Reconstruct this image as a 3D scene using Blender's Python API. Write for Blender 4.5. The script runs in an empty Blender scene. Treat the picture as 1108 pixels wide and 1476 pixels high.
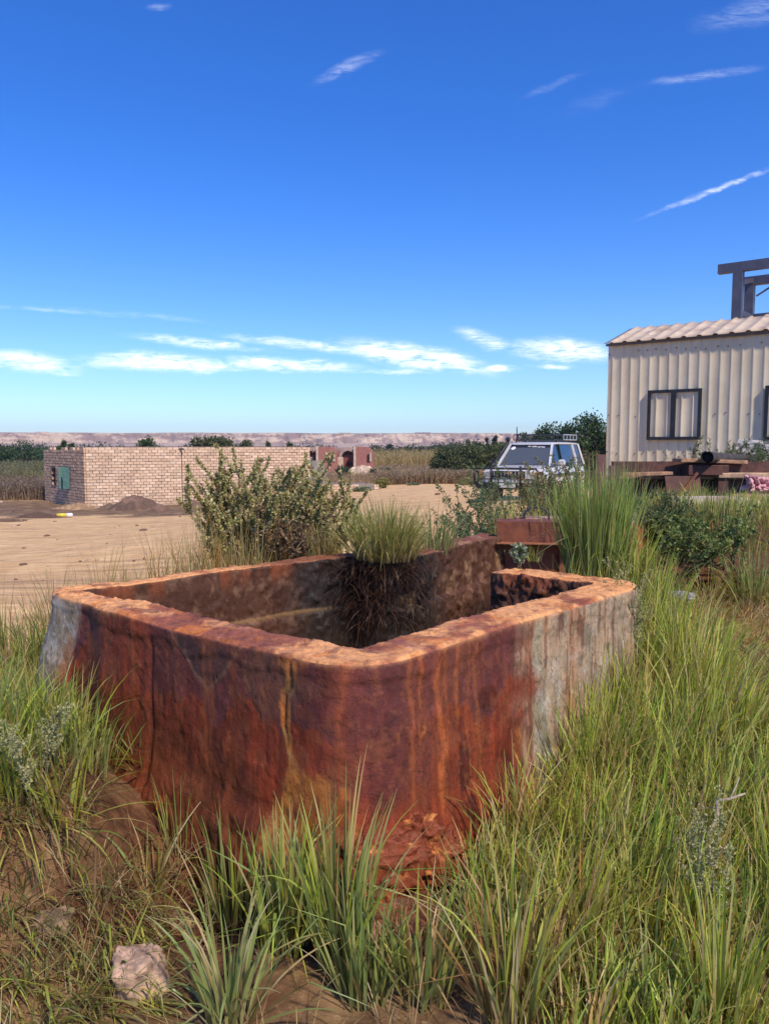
import bpy, math, random
import numpy as np
from mathutils import Vector, Matrix

rng = np.random.default_rng(7)
random.seed(7)
C = bpy.context.scene.collection
R = math.radians
PI = math.pi

# ------------------------------------------------------------------ camera
EYE = 1.6
PITCH = R(4.9)
cam_d = bpy.data.cameras.new('camera')
cam_d.sensor_fit = 'HORIZONTAL'; cam_d.sensor_width = 36; cam_d.lens = 36
cam_d.clip_start = 0.05; cam_d.clip_end = 12000
cam = bpy.data.objects.new('camera', cam_d); C.objects.link(cam)
cam.location = (0, 0, EYE)
cam.rotation_euler = (R(90) - PITCH, 0, 0)
bpy.context.scene.camera = cam

def ray(px, py):
    u = (px - 554) / 1108; v = (py - 738) / 1108
    return np.array([u, math.cos(PITCH) - v * math.sin(PITCH), -(v * math.cos(PITCH) + math.sin(PITCH))])

def at(px, py, Y):
    """the point of the place seen at a photo pixel, Y metres ahead"""
    r = ray(px, py); s = Y / r[1]
    return Vector((r[0] * s, Y, EYE + r[2] * s))

# ------------------------------------------------------------------ node helper
class NT:
    def __init__(s, tree): s.t = tree
    def n(s, typ, ins=None, out=0, **props):
        nd = s.t.nodes.new(typ)
        for k, v in props.items(): setattr(nd, k, v)
        for k, v in (ins or {}).items():
            if isinstance(v, bpy.types.NodeSocket): s.t.links.new(v, nd.inputs[k])
            else:
                sk = nd.inputs[k]
                if hasattr(sk.default_value, '__len__') and len(sk.default_value) == 4 and len(v) == 3: v = (*v, 1)
                sk.default_value = v
        return nd.outputs[out] if out is not None else nd
    def m(s, op, a, b=0.0, c=None, clamp=False):
        ins = {0: a, 1: b}
        if c is not None: ins[2] = c
        return s.n('ShaderNodeMath', ins, operation=op, use_clamp=clamp)
    def mix(s, f, a, b, blend='MIX'):
        return s.n('ShaderNodeMix', {0: f, 6: a, 7: b}, out=2, data_type='RGBA', blend_type=blend)
    def sm(s, v, lo, hi, a=0.0, b=1.0):
        return s.n('ShaderNodeMapRange', {0: v, 1: lo, 2: hi, 3: a, 4: b}, interpolation_type='SMOOTHSTEP')
    def noise(s, vec, scale, detail=4, rough=.55, out=0, dist=0.0):
        return s.n('ShaderNodeTexNoise', {'Vector': vec, 'Scale': scale, 'Detail': detail, 'Roughness': rough, 'Distortion': dist}, out=out)
    def mapv(s, vec, scale=(1, 1, 1), loc=(0, 0, 0), rot=(0, 0, 0)):
        return s.n('ShaderNodeMapping', {0: vec, 1: loc, 2: rot, 3: scale})

def new_mat(name):
    m = bpy.data.materials.new(name); m.use_nodes = True
    t = m.node_tree; t.nodes.clear(); N = NT(t)
    return m, N
def finish(N, bsdf, disp=None):
    o = N.t.nodes.new('ShaderNodeOutputMaterial')
    N.t.links.new(bsdf, o.inputs[0])

def mat_simple(name, col, rough=.7, metal=0.0, var=.15, scale=8.0, bump=.0, spec=.4, dirt=None, dirtscale=3.0, dirtamt=.5):
    m, N = new_mat(name)
    co = N.n('ShaderNodeTexCoord', out=3)
    nz = N.noise(co, scale, 5, .6)
    lo = tuple(c * (1 - var) for c in col); hi = tuple(min(1, c * (1 + var)) for c in col)
    c = N.mix(N.sm(nz, .3, .7), lo, hi)
    if dirt:
        d = N.noise(co, dirtscale, 7, .65)
        c = N.mix(N.m('MULTIPLY', N.sm(d, .5, .68), dirtamt), c, dirt)
    ins = {'Base Color': c, 'Roughness': rough, 'Metallic': metal, 'Specular IOR Level': spec}
    if bump:
        nb = N.noise(co, scale * 6, 4, .6)
        ins['Normal'] = N.n('ShaderNodeBump', {'Strength': bump, 'Distance': .01, 'Height': nb})
    finish(N, N.n('ShaderNodeBsdfPrincipled', ins)); return m

def mat_leaf(name, trans=.35, rough=.55, gain=1.0, var=.0, spec=.3):
    m, N = new_mat(name)
    c = N.n('ShaderNodeAttribute', attribute_name='col', out=0)
    if gain != 1.0: c = N.mix(1.0, c, (gain, gain, gain), 'MULTIPLY')
    p = N.n('ShaderNodeBsdfPrincipled', {'Base Color': c, 'Roughness': rough, 'Specular IOR Level': spec})
    t = N.n('ShaderNodeBsdfTranslucent', {'Color': N.mix(1.0, c, (1.15, 1.2, .6), 'MULTIPLY')})
    finish(N, N.n('ShaderNodeMixShader', {0: trans, 1: p, 2: t})); return m

def mat_col(name, rough=.85, bump=.3, bscale=60, metal=0.0, nvar=.25, nscale=25, dist=.004):
    m, N = new_mat(name)
    co = N.n('ShaderNodeTexCoord', out=3)
    c = N.n('ShaderNodeAttribute', attribute_name='col', out=0)
    nz = N.noise(co, nscale, 6, .65)
    f = N.n('ShaderNodeMapRange', {0: nz, 1: .3, 2: .7, 3: 1 - nvar, 4: 1 + nvar})
    g = N.n('ShaderNodeCombineColor', {0: f, 1: f, 2: f})
    c = N.mix(1.0, c, g, 'MULTIPLY')
    nb = N.noise(co, bscale, 6, .65)
    nr = N.n('ShaderNodeBump', {'Strength': bump, 'Distance': dist, 'Height': nb})
    finish(N, N.n('ShaderNodeBsdfPrincipled', {'Base Color': c, 'Roughness': rough, 'Normal': nr, 'Metallic': metal, 'Specular IOR Level': .25}))
    return m

# ------------------------------------------------------------------ world
SUN_AZ = 148     # degrees clockwise from +Y (to the right of the view)
SUN_EL = 47
w = bpy.data.worlds.new('World'); bpy.context.scene.world = w; w.use_nodes = True
w.node_tree.nodes.clear(); N = NT(w.node_tree)
sky = N.n('ShaderNodeTexSky', sky_type='NISHITA', sun_disc=False, sun_elevation=R(SUN_EL), sun_rotation=R(SUN_AZ),
          altitude=100, air_density=1.0, dust_density=.35, ozone_density=3.0)
skyc = N.n('ShaderNodeHueSaturation', {'Saturation': 1.16, 'Value': 1.0, 'Color': sky, 'Hue': .503})
gen = N.n('ShaderNodeTexCoord', out=0)
elv = N.n('ShaderNodeSeparateXYZ', {0: gen}, out=2)
skyc = N.mix(1.0, skyc, N.mix(N.sm(elv, -.05, .40), (.56, .68, .93), (.22, .51, .92)), 'MULTIPLY')
sep = N.n('ShaderNodeSeparateXYZ', {0: gen}, out=None)
yy = N.m('MAXIMUM', sep.outputs[1], .05)
U = N.m('DIVIDE', sep.outputs[0], yy); W = N.m('DIVIDE', sep.outputs[2], yy)
uv = N.n('ShaderNodeCombineXYZ', {0: U, 1: W, 2: 0.0})
front = N.sm(sep.outputs[1], .05, .2)
CL = [  # px, py, half length, half height, tilt (deg, clockwise in the picture), strength
 (40, 523, 62, 13, 4, 1.0), (225, 521, 96, 12, 2, 1.15), (300, 528, 60, 7, 3, .8), (405, 527, 100, 9, 2, 1.1), (290, 494, 88, 7, 6, .75), (440, 497, 95, 7, 7, .85),
 (600, 514, 100, 15, 9, 1.25), (570, 535, 50, 4, 0, .5), (722, 530, 28, 5, 5, .9), (702, 489, 42, 10, 18, .7), (812, 506, 66, 15, 3, 1.15), (796, 529, 30, 4, 3, .9),
 (500, 98, 46, 8, -24, .2), (1040, 270, 96, 4, -21, .42), (1015, 108, 68, 6, -8, .18), (1085, 18, 70, 16, -12, .14), (60, 446, 75, 3, 3, .2), (190, 453, 95, 4, 5, .16),
 (225, 8, 14, 5, 5, .15), (800, 122, 40, 5, -20, .07), (95, 538, 16, 3, 2, .6), (860, 145, 50, 12, -20, .03)]
nbig = N.noise(N.mapv(uv, (5, 16, 1), rot=(0, 0, .06)), 5, 8, .62, dist=.8)
nfine = N.noise(N.mapv(uv, (7, 70, 1), rot=(0, 0, -.12)), 4, 9, .72, dist=1.6)
warp = N.n('ShaderNodeVectorMath', {0: N.noise(uv, 14, 5, .6, out=1), 1: (.5, .5, .5)}, operation='SUBTRACT')
warp = N.n('ShaderNodeVectorMath', {0: warp, 1: (.05, .018, 0)}, operation='MULTIPLY')
uvw = N.n('ShaderNodeVectorMath', {0: uv, 1: warp}, operation='ADD')
tot = None
for (px, py, hl, hh, tl, st) in CL:
    r_ = ray(px, py); cu, cw = r_[0] / r_[1], r_[2] / r_[1]
    a = R(tl)
    # rotate about the cloud's centre, scale to a unit ellipse
    sub = N.n('ShaderNodeVectorMath', {0: uvw, 1: (cu, cw, 0)}, operation='SUBTRACT')
    rot = N.n('ShaderNodeVectorRotate', {0: sub, 'Angle': a}, rotation_type='Z_AXIS')
    sc = N.n('ShaderNodeVectorMath', {0: rot, 1: (1108 / hl, 1108 / hh, 0)}, operation='MULTIPLY')
    ln = N.n('ShaderNodeVectorMath', {0: sc}, out=1, operation='LENGTH')
    f = N.m('MULTIPLY', N.sm(ln, 1.5, .1), st)
    tot = f if tot is None else N.m('MAXIMUM', tot, f)
nn = N.m('ADD', N.m('MULTIPLY', nbig, .75), N.m('MULTIPLY', nfine, .65))
cl = N.m('MULTIPLY', tot, N.sm(nn, .50, .92, .0, 1.4))
cl = N.m('MULTIPLY', N.m('MULTIPLY', cl, front), .92, clamp=True)
col = N.mix(cl, skyc, (7.0, 7.2, 7.6))
bg = N.n('ShaderNodeBackground', {0: col, 1: .13})
o = w.node_tree.nodes.new('ShaderNodeOutputWorld'); w.node_tree.links.new(bg, o.inputs[0])

sun_d = bpy.data.lights.new('sun', 'SUN'); sun_d.energy = 2.9; sun_d.angle = R(3.0); sun_d.color = (1, .87, .70)
sun = bpy.data.objects.new('sun', sun_d); C.objects.link(sun)
sd = Vector((math.sin(R(SUN_AZ)) * math.cos(R(SUN_EL)), math.cos(R(SUN_AZ)) * math.cos(R(SUN_EL)), math.sin(R(SUN_EL))))
sun.rotation_euler = sd.to_track_quat('Z', 'Y').to_euler()
sun.location = (20, 5, 25)
vs = bpy.context.scene.view_settings
vs.view_transform = 'Standard'; vs.look = 'None'; vs.exposure = .75; vs.gamma = 1
bpy.context.scene.cycles.volume_max_steps = 16
bpy.context.scene.cycles.max_bounces = 8

# ------------------------------------------------------------------ numpy noise
_perm = np.random.default_rng(3).permutation(256); _perm = np.concatenate([_perm, _perm, _perm])
_gr = np.random.default_rng(4).normal(size=(256, 3)); _gr /= np.linalg.norm(_gr, axis=1)[:, None]
def pnoise(x, y, z=0.0):
    x, y, z = np.broadcast_arrays(np.asarray(x, float), np.asarray(y, float), np.asarray(z, float))
    xi, yi, zi = np.floor(x).astype(int), np.floor(y).astype(int), np.floor(z).astype(int)
    xf, yf, zf = x - xi, y - yi, z - zi
    f = lambda t: t * t * t * (t * (t * 6 - 15) + 10)
    u, v, w_ = f(xf), f(yf), f(zf)
    def g(a, b, c):
        h = _perm[_perm[_perm[(xi + a) & 255] + ((yi + b) & 255)] + ((zi + c) & 255)]
        G = _gr[h]
        return G[..., 0] * (xf - a) + G[..., 1] * (yf - b) + G[..., 2] * (zf - c)
    l = lambda a, b, t: a + (b - a) * t
    return l(l(l(g(0,0,0), g(1,0,0), u), l(g(0,1,0), g(1,1,0), u), v), l(l(g(0,0,1), g(1,0,1), u), l(g(0,1,1), g(1,1,1), u), v), w_)
def fbm(x, y, z=0.0, o=4, g=.5):
    s = 0; a = 1
    for i in range(o):
        s = s + a * pnoise(np.asarray(x) * 2**i + 17.3 * i, np.asarray(y) * 2**i + 5.1 * i, np.asarray(z) * 2**i + 9.7 * i); a *= g
    return s
def ss(a, b, x):
    t = np.clip((np.asarray(x, float) - a) / (b - a), 0, 1); return t * t * (3 - 2 * t)

# ------------------------------------------------------------------ mesh helpers
def mesh_obj(name, V, F, mat, parent=None, smooth=True, col=None, mats=None, midx=None):
    me = bpy.data.meshes.new(name)
    V = np.asarray(V, np.float32)
    if isinstance(F, np.ndarray):
        nf, k = F.shape
        me.vertices.add(len(V)); me.vertices.foreach_set('co', V.ravel())
        me.loops.add(nf * k); me.loops.foreach_set('vertex_index', F.astype(np.int32).ravel())
        me.polygons.add(nf); me.polygons.foreach_set('loop_start', np.arange(0, nf * k, k, dtype=np.int32))
        me.update(calc_edges=True)
    else:
        me.from_pydata([tuple(v) for v in V], [], F)
    if smooth: me.polygons.foreach_set('use_smooth', np.ones(len(me.polygons), bool))
    if col is not None:
        a = me.attributes.new('col', 'FLOAT_COLOR', 'POINT')
        c = np.ones((len(V), 4), np.float32); c[:, :3] = np.asarray(col)
        a.data.foreach_set('color', c.ravel())
    for m in (mats or [mat]): me.materials.append(m)
    if midx is not None: me.polygons.foreach_set('material_index', np.asarray(midx, np.int32))
    me.validate()
    o = bpy.data.objects.new(name, me); C.objects.link(o)
    if parent: o.parent = parent
    return o

class MB:
    """collects simple shapes and links them as ONE mesh"""
    def __init__(s): s.V = []; s.F = []; s.c = []; s.mi = []
    def add(s, V, F, col=(1, 1, 1), mi=0):
        b = len(s.V); s.V += [tuple(v) for v in V]; s.F += [tuple(b + i for i in f) for f in F]
        s.c += [tuple(col)] * len(V); s.mi += [mi] * len(F); return s
    def box(s, c, d, rz=0, ry=0, rx=0, col=(1, 1, 1), mi=0, bev=0.0, taper=1.0):
        M = Matrix.Translation(c) @ Matrix.Rotation(rz, 4, 'Z') @ Matrix.Rotation(ry, 4, 'Y') @ Matrix.Rotation(rx, 4, 'X')
        hx, hy, hz = d[0] / 2, d[1] / 2, d[2] / 2
        if bev <= 0:
            P = [(x * (taper if z > 0 else 1), y * (taper if z > 0 else 1), z) for z in (-hz, hz) for y in (-hy, hy) for x in (-hx, hx)]
            F = [(0, 2, 3, 1), (4, 5, 7, 6), (0, 1, 5, 4), (2, 6, 7, 3), (0, 4, 6, 2), (1, 3, 7, 5)]
        else:
            b = min(bev, hx * .9, hy * .9, hz * .9)
            P = []; rings = [(-hz, b), (-hz + b, 0), (hz - b, 0), (hz, b)]
            for z, i in rings:
                X, Y = hx - i, hy - i
                k = b * (.5 if i == 0 else .5)
                P += [(-X + k, -Y, z), (X - k, -Y, z), (X, -Y + k, z), (X, Y - k, z), (X - k, Y, z), (-X + k, Y, z), (-X, Y - k, z), (-X, -Y + k, z)]
            F = [tuple(range(7, -1, -1)), tuple(range(24, 32))]
            for r in range(3):
                for i in range(8): F.append((r*8+i, r*8+(i+1) % 8, (r+1)*8+(i+1) % 8, (r+1)*8+i))
        s.add([M @ Vector(p) for p in P], F, col, mi); return s
    def tube(s, pts, r, n=8, col=(1, 1, 1), mi=0, caps=True):
        pts = [Vector(p) for p in pts]; L = len(pts)
        rs = r if hasattr(r, '__len__') else [r] * L
        V = []; ref = Vector((.13, .31, .94))
        for i, p in enumerate(pts):
            t = (pts[min(i+1, L-1)] - pts[max(i-1, 0)]).normalized()
            a = t.cross(ref)
            if a.length < .1: a = t.cross(Vector((1, 0, 0)))
            a.normalize(); b = t.cross(a)
            for k in range(n):
                an = 2 * PI * k / n
                V.append(p + (a * math.cos(an) + b * math.sin(an)) * rs[i])
        F = [(i*n+k, i*n+(k+1) % n, (i+1)*n+(k+1) % n, (i+1)*n+k) for i in range(L-1) for k in range(n)]
        if caps: F += [tuple(range(n-1, -1, -1)), tuple(range((L-1)*n, L*n))]
        s.add(V, F, col, mi); return s
    def beam(s, a, b, w_, h, col=(1, 1, 1), mi=0, bev=0.0):
        a, b = Vector(a), Vector(b); d = b - a
        q = d.to_track_quat('X', 'Z').to_euler()
        M = Matrix.Translation((a + b) / 2) @ q.to_matrix().to_4x4()
        t = MB(); t.box((0, 0, 0), (d.length, w_, h), bev=bev)
        s.add([M @ Vector(v) for v in t.V], t.F, col, mi); return s
    def build(s, name, mat=None, parent=None, smooth=False, mats=None):
        return mesh_obj(name, s.V, s.F, mat, parent, smooth, col=s.c, mats=mats, midx=s.mi if mats else None)

def auto_smooth(o, ang=40):
    me = o.data
    me.polygons.foreach_set('use_smooth', np.ones(len(me.polygons), bool))
    me.set_sharp_from_angle(angle=R(ang)) if hasattr(me, 'set_sharp_from_angle') else None
    return o

def tag(o, label=None, cat=None, group=None, kind=None):
    if label: o['label'] = label
    if cat: o['category'] = cat
    if group: o['group'] = group
    if kind: o['kind'] = kind
    return o
def thing(name, label, cat, loc=(0, 0, 0), rz=0, group=None):
    o = bpy.data.objects.new(name, None); C.objects.link(o); o.empty_display_size = .2
    o.location = loc; o.rotation_euler = (0, 0, rz)
    return tag(o, label, cat, group)

# ------------------------------------------------------------------ terrain
NOISE_FAR = lambda x, y: fbm(x * .25, y * .25, 3.3, 3)
TANKC = np.array([(-.03, 2.62), (-1.47, 3.72), (-.2, 5.22), (1.27, 4.07)])
def ground_z(x, y, detail=True):
    x = np.asarray(x, float); y = np.asarray(y, float)
    r = np.hypot(x, y)
    left = np.interp(y, [-30, 2, 5, 8, 11, 25, 33, 5000], [.1, 0, .12, -.05, -.32, -.75, -1.05, -1.05])
    right = np.interp(y, [-30, 1.5, 3, 4.5, 5.6, 6.2, 7.1, 8, 12, 15, 24, 60, 5000], [0, 0, .12, .3, .32, .42, .92, .97, .8, .5, -.12, -1.05, -1.05])
    wn = ss(.9, 2.1, x - .15 * np.maximum(0, y - 5)); wf = ss(-9, 4, x)
    k = ss(9, 16, y); wgt = wn * (1 - k) + wf * k
    z = left * (1 - wgt) + right * wgt
    z = np.where(y > 60, -1.05, z)
    def bump(cx, cy, h, sx, sy=None, rot=0):
        sy = sy or sx; dx, dy = x - cx, y - cy
        a, b = dx * math.cos(rot) + dy * math.sin(rot), -dx * math.sin(rot) + dy * math.cos(rot)
        return h * np.exp(-(a / sx)**2 - (b / sy)**2)
    z = z + bump(-1.75, 2.95, .36, .62, .6) + bump(-1.22, 2.88, .2, .22, .18)
    z = z - bump(-.72, 2.72, .26, .4, .2, -.6)                # washed-out hollow along the wall
    z = z + bump(1.3, 5.05, .42, .6, .4) + bump(-.8, 5.6, .3, 1.1, .7)
    z = z + bump(-2.6, 4.2, .1, 1.0)
    z = z + bump(-1.35, 4.95, .42, 1.3, .42, .78)
    if detail:
        nr = np.exp(-(r / 9)**2)
        z = z + nr * (.05 * fbm(x * 2.2, y * 2.2, 1.1, 5, .55)) + (1 - nr) * .05 * fbm(x * .3, y * .3, 4.4, 4)
        near = np.exp(-((r - 2) / 2.2)**2)
        z = z + near * .03 * np.maximum(0, fbm(x * 7, y * 7, 8.8, 4, .6))
        # churned dark soil in front of the brick house
        k2 = ss(26, 28, y) * (1 - ss(33, 36, y)) * ss(-30, -16, x) * (1 - ss(-3, 1, x))
        z = z + k2 * .16 * np.maximum(0, fbm(x * 1.1, y * 1.6, 2.2, 4, .6))
    return z
def gz(x, y): return float(ground_z(np.array([x]), np.array([y]))[0])
def hit(px, py, lo=1.3, hi=60):
    """where the line of sight through a photo pixel meets the terrain"""
    r = ray(px, py); Y = np.geomspace(lo, hi, 700); s = Y / r[1]
    X = r[0] * s; Z = EYE + r[2] * s; d = Z - ground_z(X, Y)
    i = np.argmax(d < 0) if (d < 0).any() else len(Y) - 1
    return Vector((X[i], Y[i], float(ground_z(X[i:i+1], Y[i:i+1])[0])))

def build_ground():
    n = 560; a = 9.0; S = 1640
    t = np.linspace(-1, 1, n); g = np.sinh(a * t) / math.sinh(a) * S
    X, Y = np.meshgrid(g + 0.0, g + 3.0, indexing='ij')
    Z = ground_z(X, Y)
    V = np.stack([X.ravel(), Y.ravel(), Z.ravel()], 1)
    i = np.arange(n - 1)[:, None] * n + np.arange(n - 1)[None, :]; i = i.ravel()
    F = np.stack([i, i + n, i + n + 1, i + 1], 1)
    m, N = new_mat('desert_ground')
    pos = N.n('ShaderNodeNewGeometry', out=0)
    sp = N.n('ShaderNodeSeparateXYZ', {0: pos}, out=None); x, y = sp.outputs[0], sp.outputs[1]
    nl = N.noise(pos, .35, 6, .6); nm = N.noise(pos, 2.2, 7, .65); nf = N.noise(pos, 22, 6, .7)
    sand = N.mix(N.sm(nm, .35, .7), (.64, .39, .185), (.79, .53, .265))
    # wheel ruts: long streaks running across the view
    st = N.noise(N.mapv(pos, (.16, 1.5, 1), rot=(0, 0, R(8))), 1.6, 7, .66)
    sand = N.mix(N.sm(st, .50, .66, 0, .65), sand, (.36, .21, .11))
    sand = N.mix(N.sm(nf, .58, .75, 0, .35), sand, (.25, .15, .09))
    # bare earth near the tank
    soil = N.mix(N.sm(nm, .35, .68), (.11, .06, .03), (.30, .185, .09))
    soil = N.mix(N.sm(nf, .5, .75, 0, .6), soil, (.42, .28, .15))
    rust = N.mix(N.sm(nf, .35, .7), (.06, .022, .012), (.15, .062, .03))
    rx = N.m('SUBTRACT', x, -.25); ry = N.m('SUBTRACT', y, 2.9)
    dd = N.m('SQRT', N.m('ADD', N.m('MULTIPLY', rx, N.m('MULTIPLY', rx, .35)), N.m('MULTIPLY', ry, ry)))
    dd = N.m('ADD', dd, N.m('MULTIPLY', N.m('SUBTRACT', nm, .5), .9))
    soil = N.mix(N.sm(dd, .95, .35), soil, rust)
    # rusty overflow ground on the right
    nearf = N.sm(N.m('ADD', y, N.m('MULTIPLY', nl, 2.0)), 7.0, 5.2)
    c = N.mix(nearf, sand, soil)
    wet = N.m('MULTIPLY', N.sm(x, 1.2, 2.0), N.m('MULTIPLY', N.sm(y, 5.0, 6.0), N.sm(y, 13, 11)))
    c = N.mix(wet, c, N.mix(nm, (.06, .03, .018), (.14, .07, .035)))
    # dark dug soil before the brick house
    e = N.m('ADD', y, N.m('MULTIPLY', N.m('SUBTRACT', nl, .5), 9.0))
    e2 = N.m('ADD', e, N.m('MULTIPLY', x, -.10))
    dark = N.m('MULTIPLY', N.m('MULTIPLY', N.sm(e2, 26.3, 27.6), N.sm(y, 40, 36)), N.sm(x, -1.5, -4.5))
    dk = N.mix(N.sm(nm, .4, .65), (.13, .08, .05), (.27, .17, .1))
    c = N.mix(N.m('MULTIPLY', dark, .92), c, dk)
    # scrub and fields beyond
    nfar = N.noise(pos, .03, 6, .6)
    fld = N.mix(N.sm(nfar, .42, .6), (.36, .24, .14), (.22, .17, .09))
    c = N.mix(N.sm(y, 52, 75), c, fld)
    des = N.mix(N.sm(nfar, .4, .6), (.42, .25, .17), (.34, .2, .15))
    c = N.mix(N.sm(y, 250, 500), c, des)
    hgt = N.m('ADD', N.m('MULTIPLY', nm, .5), N.m('ADD', N.m('MULTIPLY', nf, .25), N.m('MULTIPLY', st, .5)))
    peb = N.n('ShaderNodeTexVoronoi', {'Vector': pos, 'Scale': 55}, out=0)
    hgt = N.m('ADD', hgt, N.m('MULTIPLY', N.sm(peb, .3, .0), .06))
    rut = N.n('ShaderNodeBump', {'Strength': .8, 'Distance': .22, 'Height': N.m('MULTIPLY', st, N.sm(y, 6, 9))})
    b = N.n('ShaderNodeBump', {'Strength': .6, 'Distance': .05, 'Height': hgt, 'Normal': rut})
    finish(N, N.n('ShaderNodeBsdfPrincipled', {'Base Color': c, 'Roughness': .95, 'Normal': b, 'Specular IOR Level': .15}))
    o = mesh_obj('ground', V, F, m); tag(o, kind='structure')
build_ground()

# ------------------------------------------------------------------ far escarpment
def build_mesa():
    n = 1400; rows = 26
    ang = np.linspace(-1.15, 1.15, n)
    base = 1240 + 90 * fbm(ang * 3, 0 * ang, 1.0, 3)
    V = []; rr = np.linspace(0, 1, rows)
    hh = 29 + 2.2 * fbm(ang * 7, 0 * ang + 4, 2.0, 3) + 1.2 * (pnoise(ang * 30, 0 * ang, 9) > .22) - 2.0 * ss(-.25, -.6, ang)
    for j, t in enumerate(rr):
        gull = fbm(ang * 95 + t * 1.5, 0 * ang + t * 1.2, 5.0, 5, .62)
        if t < .55: prof = .30 * (t / .55)**1.3; off = 260 * (t / .55)
        elif t < .9: prof = .30 + .7 * ((t - .55) / .35)**.8; off = 260 + 62 * (t - .55) / .35
        else: prof = 1.0; off = 322 + 300 * (t - .9) / .1 * .2
        slope = 1 if .1 < t < .88 else .15
        r_ = base + off - 26 * gull * slope
        z = -1.2 + hh * prof + slope * 1.6 * gull
        V.append(np.stack([np.sin(ang) * r_, np.cos(ang) * r_, z], 1))
    V = np.concatenate(V)
    i = (np.arange(rows - 1)[:, None] * n + np.arange(n - 1)[None, :]).ravel()
    F = np.stack([i, i + 1, i + n + 1, i + n], 1)
    m, N = new_mat('escarpment_rock')
    pos = N.n('ShaderNodeNewGeometry', out=0)
    z = N.n('ShaderNodeSeparateXYZ', {0: pos}, out=2)
    n1 = N.noise(N.mapv(pos, (1, 1, 4)), .02, 8, .68); n2 = N.noise(pos, .006, 5, .6)
    c = N.mix(N.sm(n1, .44, .58), (.34, .20, .125), (.74, .53, .33))
    c = N.mix(N.sm(z, 9, 3, 0, .6), c, (.50, .34, .23))
    c = N.mix(N.sm(N.m('ADD', z, N.m('MULTIPLY', n2, 8)), 30, 33, 0, .8), c, (.2, .1, .085))
    nb = N.n('ShaderNodeBump', {'Strength': .8, 'Distance': 8.0, 'Height': n1})
    finish(N, N.n('ShaderNodeBsdfPrincipled', {'Base Color': c, 'Roughness': 1, 'Normal': nb, 'Specular IOR Level': .05}))
    tag(mesh_obj('hills', V, F, m), kind='structure')
build_mesa()

# ------------------------------------------------------------------ the tank
def rounded_path(P, rad, step):
    P = [np.array(p, float) for p in P]; out = []
    for i in range(1, len(P) - 1):
        a, b, c = P[i-1], P[i], P[i+1]; r = rad[i]
        u = (a - b) / np.linalg.norm(a - b); v = (c - b) / np.linalg.norm(c - b)
        p, q = b + u * r, b + v * r
        if i == 1: out.append(P[0])
        t = np.linspace(0, 1, 14)[:, None]
        out += list((1 - t)**2 * p + 2 * t * (1 - t) * b + t * t * q)
    out.append(P[-1]); out = np.array(out)
    d = np.r_[0, np.cumsum(np.linalg.norm(np.diff(out, axis=0), axis=1))]
    n = int(d[-1] / step); s = np.linspace(0, d[-1], n)
    return np.stack([np.interp(s, d, out[:, 0]), np.interp(s, d, out[:, 1])], 1), s

def wall_strip(path, s, thick, prof_n, h, zb, flare, rr, capends=(True, True)):
    """sweep a wall section along a plan path. Returns V grid, normals, side tag, s, z"""
    T = np.gradient(path, axis=0)
    k = 9
    Tp = np.stack([np.convolve(np.pad(T[:, i], k, mode='edge'), np.ones(2*k+1)/(2*k+1), 'valid') for i in (0, 1)], 1)
    Tp /= np.linalg.norm(Tp, axis=1)[:, None]
    Nn = np.stack([-Tp[:, 1], Tp[:, 0]], 1)                 # outer side
    na, nb, nt = prof_n
    off, z, nx, nz_, side = [], [], [], [], []
    zz = np.linspace(0, 1, na)
    for t in zz:                                            # outer face, bottom to top
        off.append(thick / 2 + flare * (1 - t)**1.6); z.append(zb + (h - rr - zb) * t); nx.append(1); nz_.append(0); side.append(0)
    for t in np.linspace(0, 1, 9)[1:]:
        a = t * PI / 2
        off.append(thick / 2 - rr + rr * math.cos(a)); z.append(h - rr + rr * math.sin(a)); nx.append(math.cos(a)); nz_.append(math.sin(a)); side.append(1 if t > .35 else 0)
    for t in np.linspace(0, 1, nt)[1:]:
        off.append(thick / 2 - rr - (thick - rr - .02) * t); z.append(h); nx.append(0); nz_.append(1); side.append(1)
    for t in np.linspace(0, 1, 6)[1:]:
        a = t * PI / 2
        off.append(-thick / 2 + .02 - .02 * math.sin(a)); z.append(h - .02 + .02 * math.cos(a)); nx.append(-math.sin(a)); nz_.append(math.cos(a)); side.append(1 if t < .5 else 2)
    for t in np.linspace(1, 0, nb)[1:]:
        off.append(-thick / 2 - .03 * (1 - t)); z.append(zb + (h - .02 - zb) * t); nx.append(-1); nz_.append(0); side.append(2)
    off, z, nx, nz_, side = map(np.array, (off, z, nx, nz_, side))
    m = len(off); n = len(path)
    V = np.zeros((n, m, 3)); NV = np.zeros((n, m, 3))
    V[..., 0] = path[:, None, 0] + Nn[:, None, 0] * off[None]; V[..., 1] = path[:, None, 1] + Nn[:, None, 1] * off[None]; V[..., 2] = z[None]
    NV[..., 0] = Nn[:, None, 0] * nx[None]; NV[..., 1] = Nn[:, None, 1] * nx[None]; NV[..., 2] = nz_[None]
    S = np.repeat(s[:, None], m, 1)
    side = np.repeat(side[None], n, 0)
    # the left rear wall is thinner
    kk = 1 - .38 * ss(s[0] + 4.15, s[0] + 4.35, s) * ss(6.35, 6.15, s)
    V[..., 0] = path[:, None, 0] + (V[..., 0] - path[:, None, 0]) * kk[:, None]; V[..., 1] = path[:, None, 1] + (V[..., 1] - path[:, None, 1]) * kk[:, None]
    # rounded ends
    L = s[-1]
    for e, flag in ((0, capends[0]), (1, capends[1])):
        if not flag: continue
        q = S if e == 0 else L - S
        kk = np.clip(q / .11, 0, 1); f = np.sqrt(np.clip(1 - (1 - kk)**2, 0, 1))
        cx = path[:, None, :]
        V[..., :2] = cx + (V[..., :2] - cx) * np.maximum(f, .001)[..., None]
        V[..., 2] -= (1 - f) * .05
    return V, NV, side, S

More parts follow.
